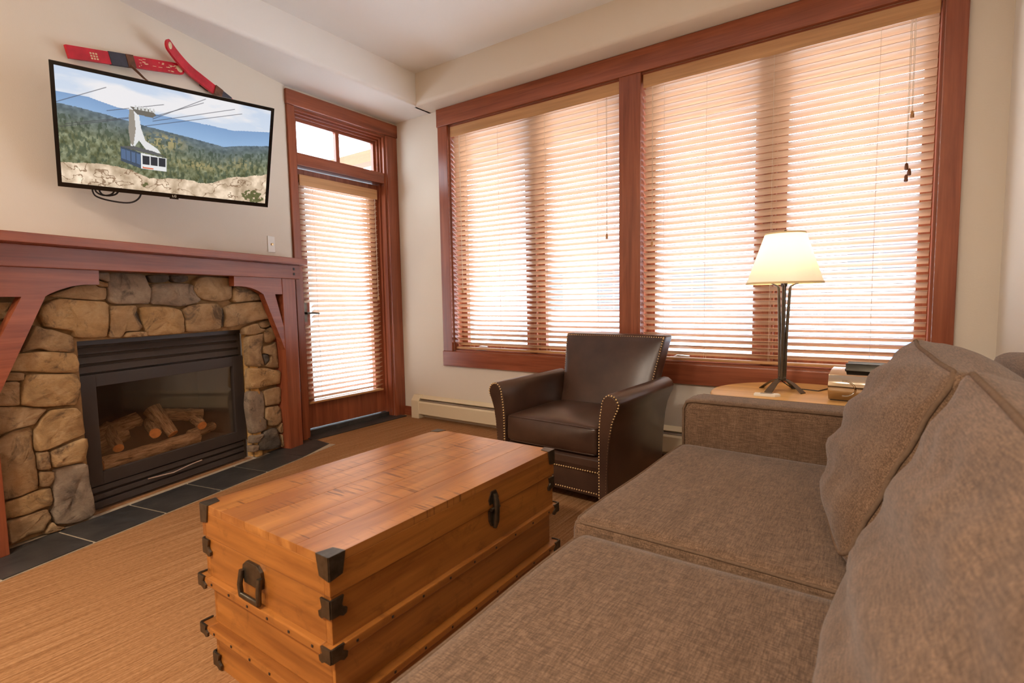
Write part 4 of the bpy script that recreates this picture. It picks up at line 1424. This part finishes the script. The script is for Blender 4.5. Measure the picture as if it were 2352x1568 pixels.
def puff(amp, seed, hollow=0.0):
    def f(P, half):
        u = np.clip(P / half, -1, 1)
        P = P.copy()
        k = np.clip((1 - u[:, 1] ** 2) * (1 - u[:, 2] ** 2), 0, 1)
        front = np.clip(-u[:, 0], 0, 1)
        k2 = np.clip(1 - u[:, 1] ** 2, 0, 1) ** 0.7 * np.clip(1 - (np.abs(u[:, 2] + 0.18) / 1.18) ** 2.4, 0, 1) ** 0.8
        P[:, 0] -= amp * k2 * front
        P[:, 0] += 0.03 * k * np.clip(u[:, 0], 0, 1)
        # top panel swells, side panels pull in a little
        P[:, 2] += np.clip(u[:, 2], 0, 1) * 0.028 * np.clip((1 - u[:, 1] ** 2), 0, 1) * (1 - np.clip(u[:, 0], -1, 1) ** 2)
        # creases running from the corners and rims
        edge = 1 - np.abs(np.abs(u[:, 2]) - 0.55) / 0.45
        wr = np.sin(u[:, 1] * 19 + 2.5 * np.sin(u[:, 2] * 3 + seed) + seed) * np.clip(edge, 0, 1)
        P[:, 0] -= front * 0.0045 * wr * k2 ** 0.5
        dg = np.sin((u[:, 1] * 1.0 + u[:, 2] * 2.1) * 5.5 + seed * 1.7)
        P[:, 0] -= front * 0.010 * np.sign(dg) * np.abs(dg) ** 0.7 * k ** 0.4
        # the top rim sags between its corners
        P[:, 2] -= np.clip(u[:, 2], 0, 1) ** 2 * 0.012 * (1 - u[:, 1] ** 2) * (u[:, 0] < -0.5)
        return P
    return f
BACKG = 'loose back cushions of the grey-brown sofa'
lean = math.atan2(0.185, 0.46)
def back_cushion(y0, y1, label, amp, seed, rz, x_off=0.0, tall=0.255):
    h = (0.095, (y1 - y0) / 2, tall)
    # bottom front rim at x=-0.06 z=0.455; centre follows from the lean
    c, s = math.cos(lean), math.sin(lean)
    cx = -0.06 + x_off + h[0] * c + h[2] * s
    cz = 0.440 + h[2] * c + 0.004
    return soft('back_cushion', label, 'cushion', h, 0.030, (12, 30, 26), puff(amp, seed), M_FABRIC, [(0, -1), (0, 1)],
                (cx, (y0 + y1) / 2, cz), (0, lean, rz), BACKG, 0.006)
back_cushion(1.335, 2.272, 'grey-brown back cushion leaning in the sofa corner beside the arm', 0.098, 0.4, R(1.5), 0.0, 0.242)
back_cushion(0.27, 1.305, 'plump grey-brown back cushion at the sofa end away from the side table', 0.042, 2.1, R(0), 0.022, 0.248)

# ================================================================== ARMCHAIR
def armchair():
    t = thing('leather_armchair', 'dark brown leather armchair with brass nailhead trim below the window', 'armchair', (-1.405, 2.335, 0), R(-3))
    nails = []
    # arm outline seen from the front (right arm, x outward)
    inner = [(0.292, 0.07), (0.292, 0.30), (0.293, 0.42), (0.300, 0.50), (0.308, 0.545)]
    roll = [(0.312, 0.575), (0.326, 0.600), (0.350, 0.614), (0.378, 0.612), (0.402, 0.596), (0.413, 0.570), (0.409, 0.545)]
    outer = [(0.394, 0.515), (0.376, 0.47), (0.362, 0.40), (0.352, 0.30), (0.346, 0.18), (0.344, 0.07)]
    prof = inner + roll + outer
    for s in (1, -1):
        pts = [(s * x, z) for x, z in prof]
        o = MB().prism(pts, 1, 0.0, 0.70).build('arm', M_LEATHER, t, 0.008, smooth='auto', segs=2)
        # front facing panel, slightly proud
        cx = sum(p[0] for p in pts) / len(pts)
        MB().prism([(cx + (x - cx) * 0.80, 0.07 + (z - 0.07) * 0.985 + 0.002) for x, z in pts], 1, -0.008, 0.004).build('arm_facing', M_LEATHER, t, 0.004)
        # nail rows down both rims of the facing
        path = [(x + (0.008 if i < 5 else 0.007 if i < 7 else 0.0 if i < 9 else -0.007), z - (0.006 if 5 <= i < 11 else 0.0)) for i, (x, z) in enumerate(prof)]
        dist = 0.0
        for (xa, za), (xb, zb) in zip(path[:-1], path[1:]):
            L_ = math.hypot(xb - xa, zb - za)
            while dist < L_:
                f = dist / L_
                nails.append((s * (xa + (xb - xa) * f), -0.0065, za + (zb - za) * f, (0, -1, 0)))
                dist += 0.0150
            dist -= L_
    # back, leaning, with border
    zb0, zb1, yb0, yb1 = 0.25, 0.850, 0.52, 0.735
    def yb(z):
        return yb0 + (yb1 - yb0) * (z - zb0) / (zb1 - zb0)
    bw0, bw1 = 0.300, 0.345
    def bx(z):
        return bw0 + (bw1 - bw0) * np.clip((z - 0.5) / (zb1 - 0.5), 0, 1)
    def bdef(P, half):
        P = P.copy()
        z = P[:, 2] + (zb0 + zb1) / 2
        u = np.clip(P / half, -1, 1)
        P[:, 0] = u[:, 0] * bx(z)
        P[:, 1] += yb(z) + 0.06
        fr = np.clip(-u[:, 1], 0, 1)
        P[:, 1] -= fr * 0.03 * np.clip(1 - np.abs(u[:, 0]) ** 4, 0, 1) * np.clip(1 - np.abs(u[:, 2]) ** 4, 0, 1)
        P[:, 2] = z
        return P
    o = soft('backrest', None, None, (0.34, 0.06, (zb1 - zb0) / 2), 0.014, (16, 8, 16), bdef, M_LEATHER, [], (0, 0, 0), (0, 0, 0))
    o.parent = t
    # nails round the back border
    z = 0.60
    while z < zb1 - 0.012:
        for s in (-1, 1):
            nails.append((s * (float(bx(z)) - 0.010), yb(z) - 0.0005, z, (0, -1, 0.3)))
        z += 0.0145
    n = 46
    for k in range(n + 1):
        x = -(bw1 - 0.012) + 2 * (bw1 - 0.012) * k / n
        nails.append((x, yb(zb1 - 0.012) - 0.0005, zb1 - 0.011, (0, -1, 0.3)))
    # seat base, apron and cushion
    MB().box(-0.291, 0.291, 0.03, 0.69, 0.07, 0.285).build('seat_base', M_LEATHER, t, 0.01)
    MB().prism([(0.018, 0.205), (0.010, 0.23), (0.012, 0.265), (0.03, 0.285), (0.06, 0.285), (0.06, 0.205)], 0, -0.288, 0.288).build('front_roll', M_LEATHER, t, 0.004)
    for z in (0.203, 0.088):
        for k in range(40):
            nails.append((-0.280 + 0.56 * k / 39, 0.0285 if z < 0.1 else 0.016, z, (0, -1, 0)))
    def sdef(P, half):
        u = np.clip(P / half, -1, 1)
        P = P.copy()
        k = np.clip((1 - u[:, 0] ** 2) * (1 - u[:, 1] ** 2), 0, 1)
        P[:, 2] += np.where(u[:, 2] > 0, 0.03, 0.004) * k ** 0.6 * np.clip(u[:, 2], 0, 1)
        P[:, 1] -= np.clip(-u[:, 1], 0, 1) * 0.016 * np.clip((1 - u[:, 0] ** 4) * (1 - u[:, 2] ** 2), 0, 1)
        fr = np.clip(-u[:, 1], 0, 1) * np.clip(np.abs(u[:, 0]) - 0.75, 0, 1) * 4
        P[:, 1] += 0.004 * fr * np.sin(P[:, 2] * 160)
        return P
    o = soft('seat_cushion', None, None, (0.286, 0.275, 0.072), 0.022, (18, 18, 8), sdef, M_LEATHER, [(2, 1), (2, -1)], (0, 0.272, 0.362), (0, 0, 0), None, 0.004)
    o.parent = t
    for c in o.children:
        c.data.materials[0] = M_LEATHER
    for x in (-0.31, 0.31):
        for y in (0.04, 0.66):
            MB().prism([(x - 0.02, y - 0.02), (x + 0.02, y - 0.02), (x + 0.02, y + 0.02), (x - 0.02, y + 0.02)], 2, 0, 0.072).build('leg', M_LEGWOOD, t, 0.003)
    # all nail heads, too small to pick apart
    m = MB()
    rn = 0.0055
    for x, y, z, nn in nails:
        nv = Vector(nn).normalized()
        a = nv.orthogonal().normalized()
        b = nv.cross(a)
        p = Vector((x, y, z))
        vs_ = [p + (a * math.cos(R(60 * k)) + b * math.sin(R(60 * k))) * rn - nv * 0.004 for k in range(6)]
        vs_ += [p + (a * math.cos(R(60 * k)) + b * math.sin(R(60 * k))) * rn * 0.7 + nv * 0.0005 for k in range(6)]
        vs_.append(p + nv * 0.002)
        fs = [(k, (k + 1) % 6, 6 + (k + 1) % 6, 6 + k) for k in range(6)] + [(6 + k, 6 + (k + 1) % 6, 12) for k in range(6)]
        m.add(vs_, fs)
    tag(m.build('nailhead_trim', M_BRASS, t, smooth=True), 'rows of small brass nailheads', kind='stuff')
armchair()

# ================================================================== SIDE TABLE AND WHAT STANDS ON IT
TX, TY, TZ, TR = -0.31, 2.93, 0.58, 0.41
tb = thing('side_table', 'round honey-coloured wooden side table between sofa arm and window', 'side table', (TX, TY, 0))
MB().lathe([(TR - 0.02, TZ - 0.028), (TR - 0.004, TZ - 0.022), (TR, TZ - 0.010), (TR - 0.005, TZ - 0.002), (TR - 0.012, TZ)], 64).build('table_top', M_TABLE, tb, smooth='auto')
MB().lathe([(0.30, TZ - 0.10), (0.30, TZ - 0.028)], 40).build('table_skirt', M_TABLE, tb, smooth='auto')
for k in range(4):
    a = R(45 + 90 * k)
    x, y = 0.26 * math.cos(a), 0.26 * math.sin(a)
    MB().prism([(x - 0.022, y - 0.022), (x + 0.022, y - 0.022), (x + 0.022, y + 0.022), (x - 0.022, y + 0.022)], 2, 0, TZ - 0.03).build('leg', M_TABLE, tb, 0.003)

def table_lamp():
    LX, LY = -0.395, 3.02
    t = thing('table_lamp', 'lit iron table lamp with cream tapered shade on the side table', 'lamp', (LX, LY, TZ), R(12))
    for k in range(4):
        a = R(90 * k + 45 + 8)
        ca, sa = math.cos(a), math.sin(a)
        pth = [(0.0, 0.062), (0.03, 0.060), (0.06, 0.046), (0.09, 0.024), (0.115, 0.004)]
        # flat arched foot
        vs_, fs = [], []
        wd = [0.010, 0.013, 0.016, 0.019, 0.021]
        for (r_, z), w_ in zip(pth, wd):
            for dz in (0.0, -0.004 if r_ > 0 else -0.01):
                for sg in (-1, 1):
                    vs_.append((r_ * ca - sg * w_ * sa, r_ * sa + sg * w_ * ca, max(z + dz, 0.0)))
        for i in range(4):
            b = i * 4
            fs += [(b, b + 4, b + 5, b + 1), (b + 2, b + 3, b + 7, b + 6), (b, b + 2, b + 6, b + 4), (b + 1, b + 5, b + 7, b + 3)]
        fs += [(0, 1, 3, 2), (16, 18, 19, 17)]
        MB().add(vs_, fs).build('foot', M_IRON, t)
    MB().lathe([(0.018, 0.058), (0.020, 0.064), (0.018, 0.072), (0.012, 0.075)], 14).build('hub', M_IRON, t, smooth='auto')
    for k in range(3):
        a = R(120 * k + 20)
        b0 = (0.012 * math.cos(a), 0.012 * math.sin(a))
        e = (0.030 * math.cos(a), 0.030 * math.sin(a))
        p = (0.075 * math.cos(a), 0.075 * math.sin(a))
        MB().tube([(b0[0], b0[1], 0.066), (e[0] * 0.6, e[1] * 0.6, 0.30), (e[0], e[1], 0.53), (e[0] * 1.15, e[1] * 1.15, 0.545), (p[0], p[1], 0.562)],
                  [0.009, 0.008, 0.007, 0.005, 0.004], 8).build('rod', M_IRON, t, smooth='auto')
    MB().lathe([(0.010, 0.066), (0.010, 0.54), (0.016, 0.545), (0.016, 0.60), (0.012, 0.605)], 12).build('stem', M_IRON, t, smooth='auto')
    # shade
    sm, nt, b = base_mat('lamp_shade', 0.8, 0, srgb(250, 246, 236))
    tr = nt.nodes.new('ShaderNodeBsdfTranslucent')
    tr.inputs[0].default_value = srgb(255, 248, 236)
    mx = nt.nodes.new('ShaderNodeMixShader')
    mx.inputs[0].default_value = 0.5
    nt.links.new(b.outputs[0], mx.inputs[1])
    nt.links.new(tr.outputs[0], mx.inputs[2])
    nt.links.new(mx.outputs[0], nt.nodes['Material Output'].inputs[0])
    z0, z1, r0, r1 = 0.555, 0.815, 0.180, 0.093
    m = MB()
    m.lathe([(r0, z0), (r1, z1), (r1 - 0.0015, z1), (r0 - 0.0015, z0), (r0, z0)], 48, cap=False)
    sh = m.build('lamp_shade', sm, t, smooth='auto')
    m = MB()
    m.lathe([(r0 + 0.0015, z0), (r0 - 0.0005, z0 + 0.010), (r0 - 0.004, z0 + 0.010), (r0 - 0.003, z0), (r0 + 0.0015, z0)], 48, cap=False)
    m.lathe([(r1 + 0.0028, z1 - 0.008), (r1 + 0.0012, z1), (r1 - 0.002, z1), (r1 - 0.0015, z1 - 0.008), (r1 + 0.0028, z1 - 0.008)], 48, cap=False)
    m.build('shade_trim', plain('shade_trim', srgb(232, 206, 156), 0.8), sh, smooth='auto')
    m = MB()
    for k in range(3):
        a = R(120 * k)
        m.tube([(0.0, 0.0, z1 - 0.004), (r1 * math.cos(a), r1 * math.sin(a), z1 - 0.012)], 0.0018, 6)
    m.tube([(0, 0, 0.60), (0, 0, z1)], 0.003, 6)
    m.build('harp', M_IRON, t)
    MB().lathe([(0.003, z1 - 0.004), (0.009, z1 + 0.002), (0.006, z1 + 0.012), (0.002, z1 + 0.015)], 12).build('finial', M_IRON, t, smooth='auto')
    bulbm, nt, b = base_mat('lamp_bulb', 0.4, 0, (1, 0.9, 0.7, 1))
    b.inputs['Emission Color'].default_value = (1.0, 0.80, 0.52, 1)
    b.inputs['Emission Strength'].default_value = 12.0
    MB().lathe([(0.012, 0.605), (0.02, 0.625), (0.03, 0.66), (0.027, 0.685), (0.012, 0.70), (0.002, 0.704)], 16).build('bulb', bulbm, t, smooth='auto')
    ld = bpy.data.lights.new('lamp_light', 'POINT')
    ld.energy = LAMP_W
    ld.color = (1.0, 0.87, 0.69)
    ld.shadow_soft_size = 0.035
    lo = link('lamp_light', ld, t)
    lo.location = (0, 0, 0.73)
    m = MB()
    m.tube([(0.0, 0.0, 0.05), (0.05, 0.02, 0.012), (0.11, 0.05, 0.004), (0.17, 0.02, 0.004), (0.22, 0.10, 0.004), (0.26, 0.2, 0.004), (0.27, 0.262, 0.004)], 0.003, 6)
    m.build('power_cord', M_CABLE, t, smooth='auto')
table_lamp()

# shiny tabletop appliance
def appliance():
    t = thing('tabletop_appliance', 'shiny chrome box appliance with black flaps on top beside the lamp', 'appliance', (-0.005, 2.93, TZ), R(-4))
    prof = []
    for k in range(9):
        f = k / 8
        prof.append((-0.085 - 0.030 * math.sin(math.pi * f * 0.9), 0.004 + 0.118 * f))
    top = [(-0.06, 0.132), (0.0, 0.140), (0.07, 0.142), (0.09, 0.13), (0.09, 0.004)]
    MB().prism(prof + top, 0, -0.165, 0.165).build('body', M_CHROME, t, 0.004, smooth='auto', segs=2)
    box('base', M_TVBLACK, t, -0.158, 0.158, -0.08, 0.085, 0, 0.006)
    for y0, dy in ((-0.02, -0.012), (0.045, 0.012)):
        MB().prism([(y0, 0.136), (y0 + 0.012, 0.137), (y0 + 0.012 + dy, 0.172), (y0 + dy, 0.172)], 0, -0.105, 0.105).build('top_flap', M_TVBLACK, t, 0.001)
    box('top_slot', M_TVBLACK, t, -0.11, 0.11, -0.018, 0.052, 0.1405, 0.1435)
    m = MB()
    pts = []
    for k in range(17):
        a = R(-100 + 200 * k / 16)
        z = 0.062 + 0.036 * math.sin(a)
        f = (z - 0.004) / 0.118
        pts.append((-0.10 + 0.045 * math.cos(a), -0.087 - 0.030 * math.sin(math.pi * f * 0.9), z))
    m.tube(pts, 0.004, 6)
    m.build('reflection_ring', M_CHROME, t, smooth='auto')  # chrome ring modelled to stand in for a curved reflection on the front
appliance()
wc = thing('white_case', 'small flat white plastic case lying under the lamp foot', 'case', (-0.435, 2.83, TZ), R(8))
MB().prism([(-0.06, -0.022), (0.035, -0.026), (0.06, -0.005), (0.05, 0.022), (-0.055, 0.018)], 2, 0, 0.012).build('shell', M_WHITE, wc, 0.002)
MB().prism([(-0.03, -0.012), (0.02, -0.014), (0.03, 0.0), (0.02, 0.012), (-0.028, 0.010)], 2, 0.012, 0.0135).build('inset', plain('grey_print', srgb(150, 140, 128), 0.6), wc)
